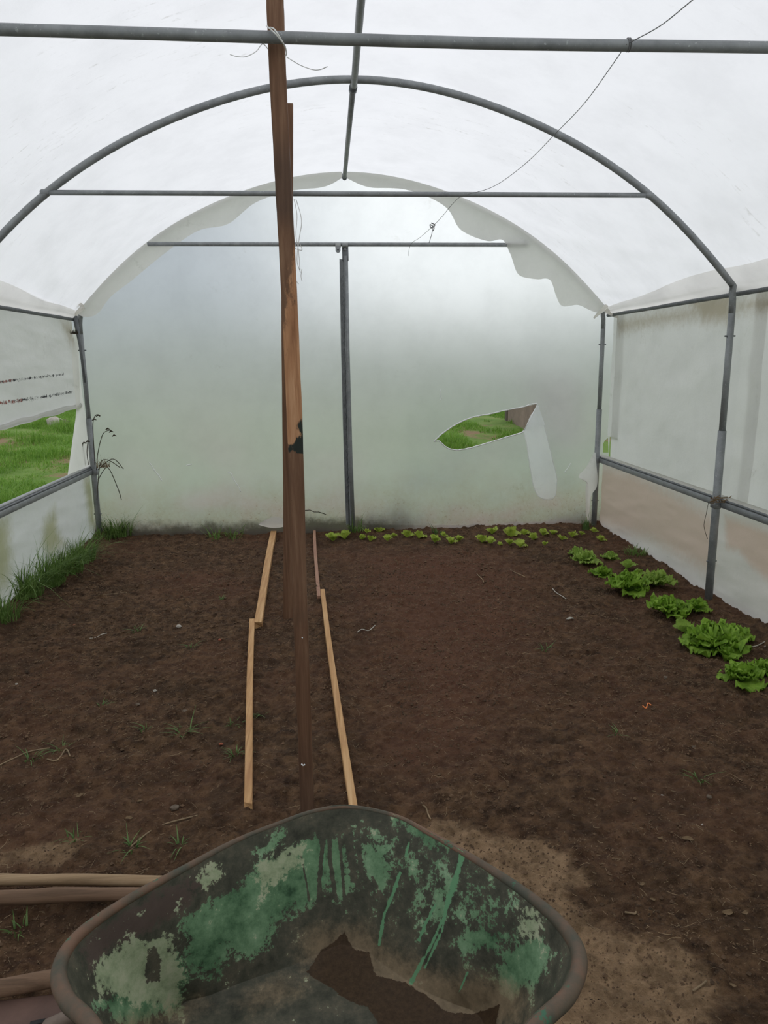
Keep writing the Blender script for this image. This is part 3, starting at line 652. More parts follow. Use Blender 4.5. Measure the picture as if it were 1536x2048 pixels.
# ------------------------------------------------------------------ wooden posts
def post(name, label, C, wpx, thick, Ys, n, wear=None, mname='post'):
    """C = centre line points (px,py); Ys depth at each point"""
    c = spline([atY(a, b, y_) for (a, b), y_ in zip(C, Ys)], n); W = np.interp(np.linspace(0, 1, n), np.linspace(0, 1, len(wpx)), wpx)
    ring = []
    b = .0035
    for i in range(n):
        h = W[i]/2; t_ = thick/2
        rr = []
        for (x0, y0), (x1, y1) in (((-h+b, -t_), (h-b, -t_)), ((h, -t_+b), (h, t_-b)), ((h-b, t_), (-h+b, t_)), ((-h, t_-b), (-h, -t_+b))):
            for u in np.linspace(0, 1, 7): rr.append((x0+(x1-x0)*u, y0+(y1-y0)*u))
        ring.append([c[i]+np.array([x, y_, 0]) for x, y_ in rr])
    G_ = np.array(ring); K = G_.shape[1]
    G_ += .0012*np.stack([fbm(np.arange(K)[None]*.4, np.arange(n)[:, None]*.15, 2, 5)]*3, -1)
    F = [[i*K+j, i*K+(j+1) % K, (i+1)*K+(j+1) % K, (i+1)*K+j] for i in range(n-1) for j in range(K)]+[list(range(K))[::-1], [(n-1)*K+j for j in range(K)]]
    V = G_.reshape(-1, 3); mb = MB().add(V, F); A = np.zeros((len(V), 3)); pp = project(V)
    if wear: A = wear(V, pp)
    return tag(obj(name, mb, M[mname], smooth=False, attrs={'wear': A}, origin=(*c[-1][:2], 0)), label, 'post', 'timber posts propping the tunnel')
def wear1(V, pp):
    A = np.zeros((len(V), 3)); z = V[:, 2]; u = (pp[:, 0]-np.interp(pp[:, 1], [0, 400, 900, 1620], [549, 569, 592, 615]))/15
    front = 1.0
    a = np.interp(pp[:, 1], [440, 520, 600, 680, 840, 885, 900], [.05, .36, .52, .72, .95, .85, 0]); A[:, 0] = np.clip(a+.16*u, 0, 1)
    A[:, 1] = np.clip(np.interp(pp[:, 1], [815, 840, 858, 870, 884, 892, 905, 908], [0, .30, .46, .28, .50, .66, .72, 0])+.22*u*(pp[:, 1] > 815)*(pp[:, 1] < 906), 0, 1)
    A[:, 2] = np.clip(np.interp(pp[:, 1], [250, 330, 420, 470], [0, .9, .9, 0])+np.interp(pp[:, 1], [1450, 1600], [0, .7]), 0, 1); return A
mp_ = post('wooden_post', 'tall reddish brown timber post with stripped wood and charred patch, tied to near bar',
     [(545, -60), (550, 0), (556, 160), (568, 390), (579, 600), (591.5, 900), (600, 1200), (613, 1560), (615, 1628)], [.0490, .0488, .0485, .048, .0475, .047, .0465, .0465, .0465], .034,
     [2.39, 2.38, 2.365, 2.35, 2.33, 2.30, 2.27, 2.235, 2.228], 320, wear1)
obj('white_paint_fleck', MB().tube([atY(603, 1528, 2.205), atY(606, 1531, 2.205), atY(610, 1529, 2.205)], .0025, 6), M['fray'], mp_)
obj('nail', MB().tube([atY(604, 1275, 2.24), atY(605, 1276, 2.235)], .002, 6), M['fray'], mp_)
post('wooden_post', 'shorter timber post behind the main post, mostly hidden, rising to the middle hoop',
     [(574, 208), (574, 500), (576, 800), (578, 1000), (578, 1238)], [.063, .063, .064, .066, .068], .03, [4.12, 4.13, 4.14, 4.15, 4.16], 120, lambda V, pp: np.zeros((len(V), 3)))

# ------------------------------------------------------------------ laths on the soil
def lath(label, a, b, wa, wb, h, m, rag=False, zo=0.0):
    A_, B_ = gnd(*a), gnd(*b); n = 40; d = B_-A_; d[2] = 0; d /= np.linalg.norm(d); s = np.array([d[1], -d[0], 0]); G_ = []
    for i in range(n):
        u = i/(n-1); c = A_*(1-u)+B_*u; c[2] = h-.012+zo+.002*math.sin(u*7); w_ = (wa*(1-u)+wb*u)/2; q = .002
        c = c+s*.004*math.sin(u*4)
        G_.append([c-s*w_+[0, 0, -h], c-s*w_+[0, 0, -q], c-s*(w_-q), c+s*(w_-q), c+s*w_+[0, 0, -q], c+s*w_+[0, 0, -h]])
    G_ = np.array(G_)
    if rag: G_[-1] += d*RS.uniform(-.02, .035, (6, 1)); G_[0] += d*RS.uniform(-.01, .02, (6, 1))
    F = [[i*6+j, (i+1)*6+j, (i+1)*6+(j+1) % 6, i*6+(j+1) % 6] for i in range(n-1) for j in range(6)]+[list(range(6)), [(n-1)*6+j for j in range(6)][::-1]]
    return tag(obj('wooden_lath', MB().add(G_.reshape(-1, 3), F), m, smooth=False), label, 'lath', 'laths laid on the soil along the path')
lath('broad short pale lath at the back left of the path, end broken', (548, 1064), (516, 1252), .050, .045, .045, M['lath'], True)
lath('long pale lath on the left of the path with a splintered near end', (505, 1250), (495, 1612), .030, .028, .045, M['lath'], True)
lath('thin reddish lath at the back right of the path', (629, 1066), (637, 1198), .024, .024, .040, M['lath_red'])
lath('long thin lath on the right of the path, its near end behind the barrow', (645, 1184), (706, 1625), .028, .028, .045, M['lath'])

# ------------------------------------------------------------------ poles on the ground, left
def pole(label, P, r, m, name='wooden_pole', cat='pole'):
    pts = spline(P, 40); rr = np.interp(np.linspace(0, 1, 40), np.linspace(0, 1, len(r)), r)
    mb = MB().tube(pts, rr, 20); V = mb.v[0]; V += .0025*np.stack([fbm(V[:, 0]*8, V[:, 2]*20+V[:, 1]*20, 2, 5)]*3, 1)
    return tag(obj(name, mb, m), label, cat, 'round wooden poles lying at left')
def on(px, py, z): return atZ(px, py, z)
pole('pale weathered pole lying furthest back, left of the barrow', [on(-420, 1757, .04), on(0, 1760, .035), on(200, 1760, .035), on(395, 1762, .03), on(560, 1764, .03)], [.0175, .0165, .0155, .0145, .013], M['pole'])
pole('browner knotty pole lying just in front of the pale one', [on(-420, 1805, .045), on(0, 1796, .04), on(120, 1790, .04), on(240, 1788, .035), on(380, 1785, .03), on(520, 1782, .03)], [.019, .019, .020, .0185, .017, .014], M['pole2'])
pole('dull pole slanting into the lower left corner over the rusty sheet', [on(-320, 2035, .10), on(0, 1976, .105), on(120, 1954, .105), on(260, 1930, .10)], [.020, .019, .0195, .018], M['pole2'])
# rusty sheet under it
e = empty('rusty_sheet', (-.95, 1.45, .06), 'rusty brown metal sheet with a slot at the lower left corner, beside barrow', 'metal sheet')
c = [on(-300, 2040, .08), on(150, 1985, .08), on(230, 2060, .08), on(230, 2200, .08), on(-300, 2200, .08)]
V = [(*p[:2], .085) for p in c]+[(*p[:2], .070) for p in c]; n_ = 5
obj('plate', MB().add(V, [list(range(5)), list(range(5, 10))[::-1]]+[[i, i+5, (i+1) % 5+5, (i+1) % 5] for i in range(5)]), M['rustplate'], e, smooth=False, bevel=.004)
obj('raised_bar', MB().tube([on(60, 2120, .105), on(100, 2055, .105), on(160, 2028, .105)], .020, 12), plain('worn_grey_bar', (.15, .11, .085), .6), e)
obj('slot', MB().tube([on(112, 2062, .092), on(135, 2038, .092), on(152, 2028, .092)], .004, 8), M['black'], e)
obj('dark_stain_patch', MB().tube([on(60, 2047, .086), on(90, 2041, .086)], .006, 8, sq=.2), M['black'], e)
obj('support', MB().box((-.95, 1.38, .035), (.5, .08, .07), .1, .006), M['rustplate'], e)

# ------------------------------------------------------------------ wheelbarrow
ZR, ZF_ = .60, .365
rim_c = [atZ(700, 1613, ZR)]+[atZ(a, b, ZR) for a, b in ((790, 1631), (860, 1667), (960, 1725), (1050, 1785), (1118, 1845), (1149, 1905), (1128, 1975), (1050, 2052))]
rim_c += [np.array(q) for q in ((.13, .70, ZR), (.02, .60, ZR), (-.07, .575, ZR), (-.17, .62, ZR), (-.27, .75, ZR))]
rim_c += [atZ(a, b, ZR) for a, b in ((200, 2048), (142, 1985), (127, 1925), (165, 1862), (260, 1795), (370, 1735), (470, 1682), (560, 1645), (630, 1621))]
flo_c = [atZ(690, 1890, ZF_)]+[atZ(a, b, ZF_) for a, b in ((735, 1905), (775, 1935), (840, 1975), (900, 2005), (960, 2035))]+[np.array(q) for q in ((.235, .98, ZF_), (.21, .88, ZF_), (.15, .80, ZF_), (.08, .72, ZF_), (.01, .68, ZF_), (-.06, .665, ZF_), (-.13, .70, ZF_), (-.21, .79, ZF_), (-.27, .87, ZF_), (-.30, .95, ZF_), (-.315, 1.02, ZF_))]+[atZ(a, b, ZF_) for a, b in ((355, 2015), (430, 1985), (510, 1955), (570, 1935), (620, 1915), (660, 1897))]
assert len(rim_c) == len(flo_c), (len(rim_c), len(flo_c))
NA = 900; rim = spline(rim_c, NA, True); flo = spline(flo_c, NA, True)
ctr = flo.mean(0)
rows = []
for v in np.linspace(0, 1, 150):
    C_ = rim*.22+flo*.78; C_ = C_.copy(); C_[:, 2] = ZF_+.03
    rows.append(rim*(1-v)**2+C_*2*v*(1-v)+flo*v*v)
for v in np.linspace(0, 1, 110)[1:]:
    q = flo*(1-v)+ctr*v; q[:, 2] = ZF_-.010*math.sin(min(v*3, 1)*math.pi/2); rows.append(q)
G_ = np.stack(rows, 1)
# gentle dents
ang = np.arctan2(G_[..., 1]-ctr[1], G_[..., 0]-ctr[0]); dent = .004*fbm(G_[..., 0]*7, G_[..., 1]*7+G_[..., 2]*9, 3, 61)
G_[..., 2] += dent; G_[..., 1] += dent*.6
V = G_.reshape(-1, 3); pp = project(V)
def fld(*polys, s=58):
    D = np.full(len(pp), -1e9)
    for q in polys: D = np.maximum(D, sdf(pp, q))
    return np.clip(.5+D/s, 0, 1)
def lines(*ls):
    r = np.zeros(len(pp))
    for pts_, w_ in ls: r = np.maximum(r, np.clip(1-linedist(pp, pts_)/w_*.8, 0, 1))
    return r
green = [[(370, 1850), (440, 1800), (480, 1770), (520, 1730), (590, 1692), (640, 1672), (660, 1680), (665, 1740), (640, 1790), (590, 1815), (545, 1840), (540, 1880), (500, 1905), (455, 1900), (420, 1950), (372, 1930)],
         [(355, 1900), (370, 1940), (365, 2015), (330, 2030), (260, 2048), (195, 2010), (235, 1980), (310, 1990)],
         [(725, 1695), (770, 1685), (778, 1740), (760, 1775), (735, 1740)], [(1010, 1905), (1070, 1880), (1090, 1900), (1075, 1960), (1020, 1990), (1000, 1950)], [(800, 1640), (850, 1660), (890, 1695), (860, 1690)], [(930, 1855), (1000, 1865), (990, 1900), (925, 1895)], [(655, 1690), (690, 1690), (700, 1770), (670, 1800)], [(875, 1770), (900, 1765), (890, 1830), (865, 1850)], [(520, 1700), (568, 1668), (560, 1684), (530, 1704)]]
paleg = [[(182, 1952), (200, 1920), (250, 1888), (300, 1880), (345, 1868), (352, 1900), (362, 1950), (366, 2005), (318, 2022), (240, 1990), (205, 1995)], [(395, 1760), (440, 1728), (442, 1755), (410, 1775)], [(560, 1700), (600, 1690), (598, 1740), (530, 1775), (510, 1750)], [(1045, 1825), (1068, 1820), (1070, 1870), (1045, 1870)]]
dark = [(296, 1905), (308, 1895), (322, 1920), (318, 1962), (292, 1965)]
rust = [[(180, 1960), (160, 1900), (230, 1830), (330, 1775), (420, 1740), (440, 1760), (350, 1820), (300, 1870), (230, 1890)]]
wet = [(690, 1862), (696, 1880), (712, 1900), (738, 1905), (752, 1950), (808, 1965), (850, 1990), (895, 2024), (945, 2030), (1000, 2008), (990, 2060), (930, 2100), (770, 2100), (752, 2040), (735, 2015), (700, 2003), (660, 1975), (612, 1945), (640, 1902), (672, 1880)]
tan = [[(620, 1860), (720, 1850), (780, 1900), (900, 1950), (1000, 1960), (1050, 1980), (1040, 2040), (900, 2060), (700, 1960), (600, 1930)], [(240, 2048), (370, 2005), (420, 2010), (300, 2060)], [(470, 2010), (560, 1960), (600, 1985), (500, 2020)]]
PA = np.zeros((len(V), 3)); PB = np.zeros((len(V), 3))
weak = [[(780, 1665), (880, 1690), (1040, 1800), (1100, 1870), (1090, 1960), (1010, 2000), (960, 1930), (860, 1880), (800, 1800), (770, 1740)], [(690, 1660), (790, 1670), (790, 1790), (700, 1820)]]
runs = lines(([(648, 1665), (642, 1720), (638, 1760), (640, 1810)], 5), ([(658, 1650), (660, 1720), (672, 1800)], 4), ([(692, 1640), (700, 1700), (708, 1760)], 6), ([(718, 1690), (722, 1740), (735, 1765), (738, 1830)], 4), ([(745, 1755), (765, 1800), (772, 1830)], 3), ([(600, 1700), (612, 1760), (618, 1800)], 2.5), ([(676, 1640), (684, 1740), (690, 1810)], 3))
PA[:, 0] = np.clip(np.maximum(fld(*green), fld(*weak, s=120)*.40)-fld(dark, s=14)-runs*1.2, 0, 1); PA[:, 1] = np.clip(fld(*paleg, s=50)*.85-fld(dark, s=14)*1.2, 0, 1); PA[:, 2] = fld(*rust, s=50)
PB[:, 0] = fld(wet, s=22); PB[:, 1] = fld(*tan, s=90)
PB[:, 2] = lines(([(925, 1708), (915, 1745), (905, 1780), (895, 1810)], 9), ([(905, 1775), (890, 1830), (862, 1890), (822, 1965)], 5.5), ([(895, 1790), (885, 1860), (850, 1935)], 4), ([(800, 1745), (785, 1790), (768, 1830), (758, 1890)], 5), ([(818, 1685), (812, 1710)], 4), ([(870, 1810), (850, 1850), (838, 1880)], 4), ([(650, 1690), (645, 1760)], 1.2), ([(935, 1945), (918, 1985)], 3))
wbar = empty('wheelbarrow', (-.04, .9, 0), 'empty wheelbarrow with worn green painted tray, wet mud in its bottom', 'wheelbarrow')
mb = MB().grid(G_, closed=True, flip=True)
tray = obj('tray', mb, M['tray'], wbar, attrs={'paintA': PA, 'paintB': PB})
md = tray.modifiers.new('s', 'SOLIDIFY'); md.thickness = .002; md.offset = -1
lipc = np.concatenate([rim, rim[:1]]); out_dir = (rim-rim.mean(0)); out_dir[:, 2] = 0; out_dir /= np.linalg.norm(out_dir, axis=1)[:, None]; out_dir = np.concatenate([out_dir, out_dir[:1]])
lw = np.array([np.interp(p[1], [.6, .95, 1.1, 1.3], [.0125, .0125, .0085, .0045]) for p in lipc])
obj('rolled_rim', MB().tube((lipc+out_dir*(lw*.6)[:, None]-np.array([0, 0, 1])*(lw*.75)[:, None])[::3], lw[::3], 14, cap=False), M['lip'], wbar)
fl_ = lambda *p: np.array(p, float)
for s in (-1, 1):
    P = spline([(-.02+s*.05, 1.16, .17), (-.03+s*.12, 1.02, .30), (-.04+s*.17, .80, .345), (-.04+s*.24, .45, .48), (-.04+s*.27, .0, .62), (-.04+s*.27, -.12, .63)], 40)
    obj('handle_tube', MB().tube(P, .015, 12), M['lip'], wbar)
    obj('grip', MB().tube([P[-6], P[-1]], .019, 12), M['black'], wbar)
    obj('leg', MB().tube(spline([(-.04+s*.20, .62, .41), (-.04+s*.21, .60, .10), (-.04+s*.20, .62, .012), (-.04+s*.18, .70, .012)], 20), .013, 10), M['lip'], wbar)
th = np.linspace(0, 2*math.pi, 49); ring = np.stack([np.full(49, -.02), 1.16+.13*np.cos(th), .165+.13*np.sin(th)], 1)
wh = obj('wheel', MB().tube(ring, .033, 14, cap=False), M['black'], wbar)
mb = MB(); mb.tube([(-.10, 1.16, .165), (.06, 1.16, .165)], .010, 10); mb.tube([(-.05, 1.16, .165), (.01, 1.16, .165)], .10, 20); obj('hub', mb, M['lip'], wbar)

# ------------------------------------------------------------------ wire, string
def strand(name, pts, r, m, label, cat, n=60, parent=None):
    o = obj(name, MB().tube(spline(pts, n), r, 6), m, parent)
    return o if parent is not None else tag(o, label, cat)
wp = [atY(a, b, y_) for a, b, y_ in ((1410, -20, 1.75), (1385, 0, 1.82), (1320, 52, 2.1), (1262, 84, 2.29), (1250, 93, 2.31), (1228, 125, 2.45), (1170, 205, 2.85), (1115, 263, 3.2), (1050, 328, 3.6), (985, 374, 3.95), (925, 392, 4.2), (905, 408, 4.4), (885, 432, 4.8), (866, 452, 5.2), (840, 475, 5.7), (822, 488, 6.15), (816, 512, 6.18))]
wire = empty('slack_wire', (1.0, 2.3, 2.4), 'thin grey wire hanging slack from the near bar to the far bar', 'wire')
strand('strand', wp, .0014, M['wire'], '', '', 120, wire)
th = np.linspace(0, 4*math.pi, 40); cb = atY(1252, 84, YN)
obj('wrap', MB().tube([(cb[0]+.0009*t_, YN-.004+.0172*math.cos(t_), 2.4055+.0172*math.sin(t_)) for t_ in th], .0018, 6), M['wire'], wire)
strand('knot', [atY(a, b, 5.18) for a, b in ((862, 446), (870, 450), (863, 456), (860, 449), (868, 455), (866, 462))], .0035, M['wire'], '', '', 24, wire)
strand('loose_tail', [atY(a, b, 5.2) for a, b in ((866, 456), (863, 470), (858, 486))], .0022, M['wire'], '', '', 12, wire)
tie = empty('tie_string', (-.13, YN, 2.4), 'pale string lashing the wooden post to the near bar, two loose tails', 'string')
loop = [(533, 52, 2.33), (538, 56, 2.29), (553, 70, 2.285), (566, 86, 2.30), (571, 94, 2.34)]
strand('lashing', [atY(*q) for q in loop], .0020, M['white'], '', '', 24, tie)
strand('lashing', [atY(*q) for q in ((540, 55, 2.30), (548, 58, 2.285), (558, 72, 2.285), (565, 84, 2.30), (571, 96, 2.33), (573, 108, 2.34), (570, 112, 2.345))], .0020, M['white'], '', '', 24, tie)
strand('tail', [atY(*q) for q in ((536, 98, 2.33), (525, 88, 2.32), (512, 103, 2.31), (492, 113, 2.30), (475, 113, 2.30), (460, 109, 2.30))], .0012, M['white'], '', '', 30, tie)
strand('tail', [atY(*q) for q in ((573, 114, 2.33), (600, 130, 2.32), (625, 139, 2.31), (640, 139, 2.31), (655, 133, 2.30))], .0012, M['white'], '', '', 30, tie)
hs = empty('frayed_string', atY(596, 400, 4.2), 'white frayed string hanging beside the post from the middle bar', 'string')
for P in ([(588, 398), (594, 430), (592, 470), (597, 500), (600, 540)], [(592, 398), (603, 440), (598, 480), (594, 520), (601, 545)], [(594, 486), (590, 496), (604, 500), (598, 484)], [(604, 538), (602, 552), (604, 562)], [(592, 540), (590, 556), (597, 568)]):
    strand('fibre', [atY(a, b, 4.22) for a, b in P], .0020, M['white'], '', '', 30, hs)

# ------------------------------------------------------------------ plants
def blades(n, spread, hmin, hmax, wid, rng, lean=.5, seg=5, base=(0, 0, 0), outward=True):
    mb = MB(); V = []; F = []; k = 0
    for i in range(n):
        a = rng.uniform(0, 2*math.pi); r = spread*math.sqrt(rng.uniform(0, 1)); x, y = r*math.cos(a), r*math.sin(a)
        h = rng.uniform(hmin, hmax); l = rng.uniform(.1, 1)*lean*h; d = a+rng.uniform(-.9, .9) if outward else rng.uniform(0, 6.28); dx, dy = math.cos(d), math.sin(d)
        ww = wid*rng.uniform(.6, 1.2); px_, py_ = -dy, dx; droop = rng.uniform(.0, .75)
        for s in range(seg+1):
            t = s/seg; q = ww*(1-t**1.6)*.5+.0003; cx = base[0]+x+dx*l*t*t; cy = base[1]+y+dy*l*t*t; cz = base[2]+h*(t-droop*t*t*t)
            V += [(cx-px_*q, cy-py_*q, cz), (cx+px_*q, cy+py_*q, cz)]
            if s: F.append([k+2*s-2, k+2*s-1, k+2*s+1, k+2*s])
        k += 2*(seg+1)
    mb.add(V, F); return mb
def merge(mb, m2): mb.add(m2.verts(), m2.f); return mb
def lettuce(R, nl, rng, up=.5, frill=1.0):
    mb = MB(); nu, nv = 14, 19
    for i in range(nl):
        ring = i/nl; a = i*2.399+rng.uniform(-.25, .25); tilt = (1-ring)*.25+ring*1.15+rng.uniform(-.12, .12)  # outer leaves first, inner leaves upright
        L_ = R*(1.05-.42*ring)*rng.uniform(.85, 1.12); W = L_*rng.uniform(.42, .58); ph = rng.uniform(0, 6); fq = rng.uniform(8, 12)
        u = np.linspace(0, 1, nu)[:, None]*np.ones((1, nv)); v = np.linspace(-1, 1, nv)[None]*np.ones((nu, 1))
        wdt = W*np.clip(.16+1.15*np.sin(np.clip(u*1.12, 0, 1)**1.1*math.pi*.62), 0, 1.2)*np.where(u > .82, np.sqrt(np.clip(1-((u-.82)/.20)**2, 0, 1)), 1)
        ang = (.18+tilt)*up*2.0-(u**1.5)*rng.uniform(.5, 1.1)*(1 if ring < .6 else -.35)
        ds = L_/(nu-1); rad = np.cumsum(np.cos(ang)*ds, 0)-np.cos(ang)*ds; hz = np.cumsum(np.sin(ang)*ds, 0)
        edge = np.abs(v)**1.5*np.clip(u*2-.3, 0, 1)
        ruf = L_*.085*frill*edge*np.sin(u*fq*1.7+v*2.2+ph)+L_*.05*frill*np.clip(u*3-2, 0, 1)*np.sin(v*fq*.75+ph*2)
        cup = L_*.10*v*v*(1 if ring > .4 else .4)
        xx = rad-cup*np.sin(ang)+rng.uniform(-.5, .5)*ruf*.6; lat = wdt*v*.9+ruf*.35; zz_ = hz+cup*np.cos(ang)+ruf
        xx = xx+L_*.06*frill*edge*np.sin(v*9+ph)+L_*.035*frill*np.clip(u*3-1.6, 0, 1)*np.sin(v*15+ph); zz_ = zz_+L_*.075*frill*edge*np.sin(u*26+v*11+ph*3)+L_*.03*frill*np.clip(u*4-3, 0, 1)*np.sin(v*23+ph)
        ca, sa = math.cos(a), math.sin(a); g = np.stack([xx*ca-lat*sa, xx*sa+lat*ca, np.maximum(zz_, .002)+.004*ring], -1)
        mb.grid(g)
    return mb
# each lettuce: image spot of its base, width in px of the photograph, leaves, label
LT = [(1152, 1112, 34, 9, 'pale', 'small pale lettuce, furthest back of the front-to-back lettuce row'),
      (1168, 1128, 52, 13, 'pale', 'flat pale lettuce just before the furthest small one, left end of the patch'),
      (1221, 1120, 34, 10, 'pale', 'small upright lettuce standing alone nearest the back right skirt'),
      (1204, 1154, 46, 14, '', 'middle-sized lettuce touching the back of the first big green head'),
      (1254, 1138, 38, 5, 'pale', 'sparse pale lettuce of two or three open leaves between larger heads'),
      (1278, 1150, 24, 4, 'pale', 'tiny drooping lettuce between the sparse one and the yellower head'),
      (1253, 1184, 80, 22, '', 'big frilly green lettuce, furthest back of the big heads'),
      (1313, 1172, 58, 16, 'pale', 'yellower lettuce head right of the big frilly one'),
      (1333, 1230, 76, 22, '', 'big frilly lettuce level with the foot of the middle hoop post'),
      (1392, 1222, 50, 12, '', 'loose lettuce closest to the foot of the middle hoop post'),
      (1365, 1264, 46, 5, 'pale', 'small lettuce with two round leaves in front of a big head'),
      (1424, 1302, 106, 28, '', 'largest bushy lettuce head, second row from the right picture edge'),
      (1470, 1282, 60, 14, '', 'darker lettuce tucked behind the largest head on its right'),
      (1452, 1314, 46, 8, '', 'low lettuce leaves growing between the largest and the nearest head'),
      (1482, 1364, 80, 22, '', 'nearest bright lettuce in full view at the right edge'),
      (1532, 1352, 66, 18, '', 'lettuce cut off by the right picture edge beside the nearest head')]
for i, (px, py, wd, nl, k, lab) in enumerate(LT):
    p = gnd(px, py); dist = (p-CO)@CF; R_ = wd/2/FPX*dist*1.12; rng = random.Random(100+i)
    mb = lettuce(R_, nl, rng, up=.55 if nl > 6 else .75, frill=1.15 if nl > 6 else .5)
    mb.v = [v*np.array([1, 1, 1.15])+p-np.array([0, 0, .004]) for v in mb.v]
    tag(obj('lettuce', mb, M['lettuce_pale' if k else 'lettuce'], origin=p), lab, 'lettuce', 'lettuces growing along the right skirt')
SD = [(666, 1083, 26), (690, 1079, 22), (724, 1080, 14), (734, 1067, 14), (741, 1084, 18), (757, 1067, 20), (775, 1083, 18), (788, 1075, 12), (814, 1077, 24), (838, 1078, 22), (870, 1086, 20), (888, 1074, 12), (902, 1089, 20), (918, 1083, 16), (964, 1086, 22), (981, 1088, 18), (984, 1069, 20), (1000, 1092, 10), (1020, 1076, 30), (1019, 1090, 16), (1040, 1096, 22), (1049, 1071, 16), (1066, 1081, 18), (1086, 1072, 18), (1089, 1092, 12), (1105, 1070, 14), (1124, 1081, 16), (1144, 1075, 18), (1163, 1071, 12), (1202, 1083, 16), (1188, 1066, 14)]
SD.sort(); ordn = ['leftmost', 'second from left', 'third from left', 'fourth from left', 'fifth from left', 'sixth from left', 'seventh from left', 'eighth from left', 'ninth from left', 'tenth from left', 'eleventh from left', 'twelfth from left', 'thirteenth from left', 'fourteenth from left', 'fifteenth from left', 'middle one, sixteenth from left', 'fifteenth from right', 'fourteenth from right', 'thirteenth from right', 'twelfth from right', 'eleventh from right', 'tenth from right', 'ninth from right', 'eighth from right', 'seventh from right', 'sixth from right', 'fifth from right', 'fourth from right', 'third from right', 'second from right', 'rightmost']
for i, (px, py, wd) in enumerate(SD):
    p = gnd(px, py); R_ = wd/2/FPX*((p-CO)@CF)*1.4; rng = random.Random(300+i)
    mb = lettuce(R_, rng.choice([5, 6, 7]), rng, up=.9, frill=.7); mb.v = [v*np.array([1, 1, 1.25])+p for v in mb.v]
    sz = 'broader' if wd >= 22 else ('tiny' if wd <= 14 else 'small')
    tag(obj('lettuce_seedling', mb, M['seedling'], origin=p), '%s yellow-green lettuce seedling in row under the end film, %s' % (sz, ordn[i]), 'seedling', 'lettuce seedlings in the back row')

# grass tufts inside the tunnel
TF = [(8, 1238, .09, 110, .12, .26, 'grass tuft at the left picture edge against the skirt'),
      (52, 1188, .11, 240, .14, .30, 'tall grass tuft on left skirt, nearest of the dense ones'),
      (92, 1166, .12, 300, .14, .34, 'dense grass tuft by left skirt with a long drooping blade'),
      (128, 1142, .13, 340, .12, .26, 'bushy bright grass tuft against the left skirt'),
      (158, 1120, .12, 300, .12, .26, 'grass tuft below the left far post'),
      (198, 1082, .10, 140, .10, .22, 'thin grass tuft at foot of the left corner post'),
      (238, 1068, .12, 190, .12, .26, 'dark grass tuft in the left far corner'),
      (470, 1076, .08, 46, .05, .14, 'low dull grass tuft along the foot of the end film, left of the path'),
      (430, 1078, .06, 26, .05, .16, 'thin grass sprout left of the low dull tuft'),
      (712, 1060, .07, 40, .06, .18, 'wispy grass at the foot of the round upright')]
for i, (px, py, sp_, nb_, h0, h1, lab) in enumerate(TF):
    p = gnd(px, py); mb = blades(nb_, sp_, h0*.6, h1, .0085, random.Random(500+i), 1.0, base=p-np.array([0, 0, .01]))
    if i in (1, 2, 4):
        V = mb.v[0]; V[:, 0] = np.maximum(V[:, 0], XL+.02+.0*V[:, 0])
    else: mb.v[0][:, 0] = np.maximum(mb.v[0][:, 0], XL+.01); 
    m2 = blades(max(6, nb_//9), sp_*1.2, h1*.8, h1*1.35, .007, random.Random(560+i), 1.9, base=p-np.array([0, 0, .01]))
    m2.v[0][:, 0] = np.maximum(m2.v[0][:, 0], XL+.012); merge(mb, m2)
    for q_ in mb.v: q_[:, 1] = np.minimum(q_[:, 1], YF+.02)
    tag(obj('grass_tuft', mb, M['grass'], origin=p), lab, 'grass', 'grass tufts along the tunnel foot')
# weeds behind the end film, seen blurred
BT = [(240, .2, 120, .38), (290, .2, 110, .25), (345, .22, 100, .2), (400, .22, 120, .18), (460, .2, 100, .18), (520, .16, 90, .15), (640, .16, 110, .16), (745, .13, 110, .3), (790, .12, 120, .42), (830, .14, 90, .22), (1110, .13, 90, .20), (1150, .14, 120, .30), (1175, .10, 90, .25)]
for i, (px, sp_, nb_, h) in enumerate(BT):
    q = atY(px, 1050, 6.62); p = np.array([q[0], 6.50+.1*random.random(), float(terrain(q[0], 6.55))])
    mb = blades(nb_, sp_, h*.4, h, .009, random.Random(700+i), .5, base=p); mb.v[0][:, 1] = np.maximum(mb.v[0][:, 1], YB+.025)
    o_ = 'blurred grass clump outside the end film, %s' % (['behind left corner post', 'just right of the left corner', 'low, left third', 'low and dark, mid left', 'low, left of the path', 'behind the broad lath end', 'between post and upright', 'short, right of the upright', 'tallest, right of the upright', 'thin, further right', 'low, below hanging flap', 'dark, near right corner', 'behind right corner strip'][i])
    tag(obj('grass_clump', mb, M['grass'], origin=p), o_, 'grass', 'grass clumps outside the end film')

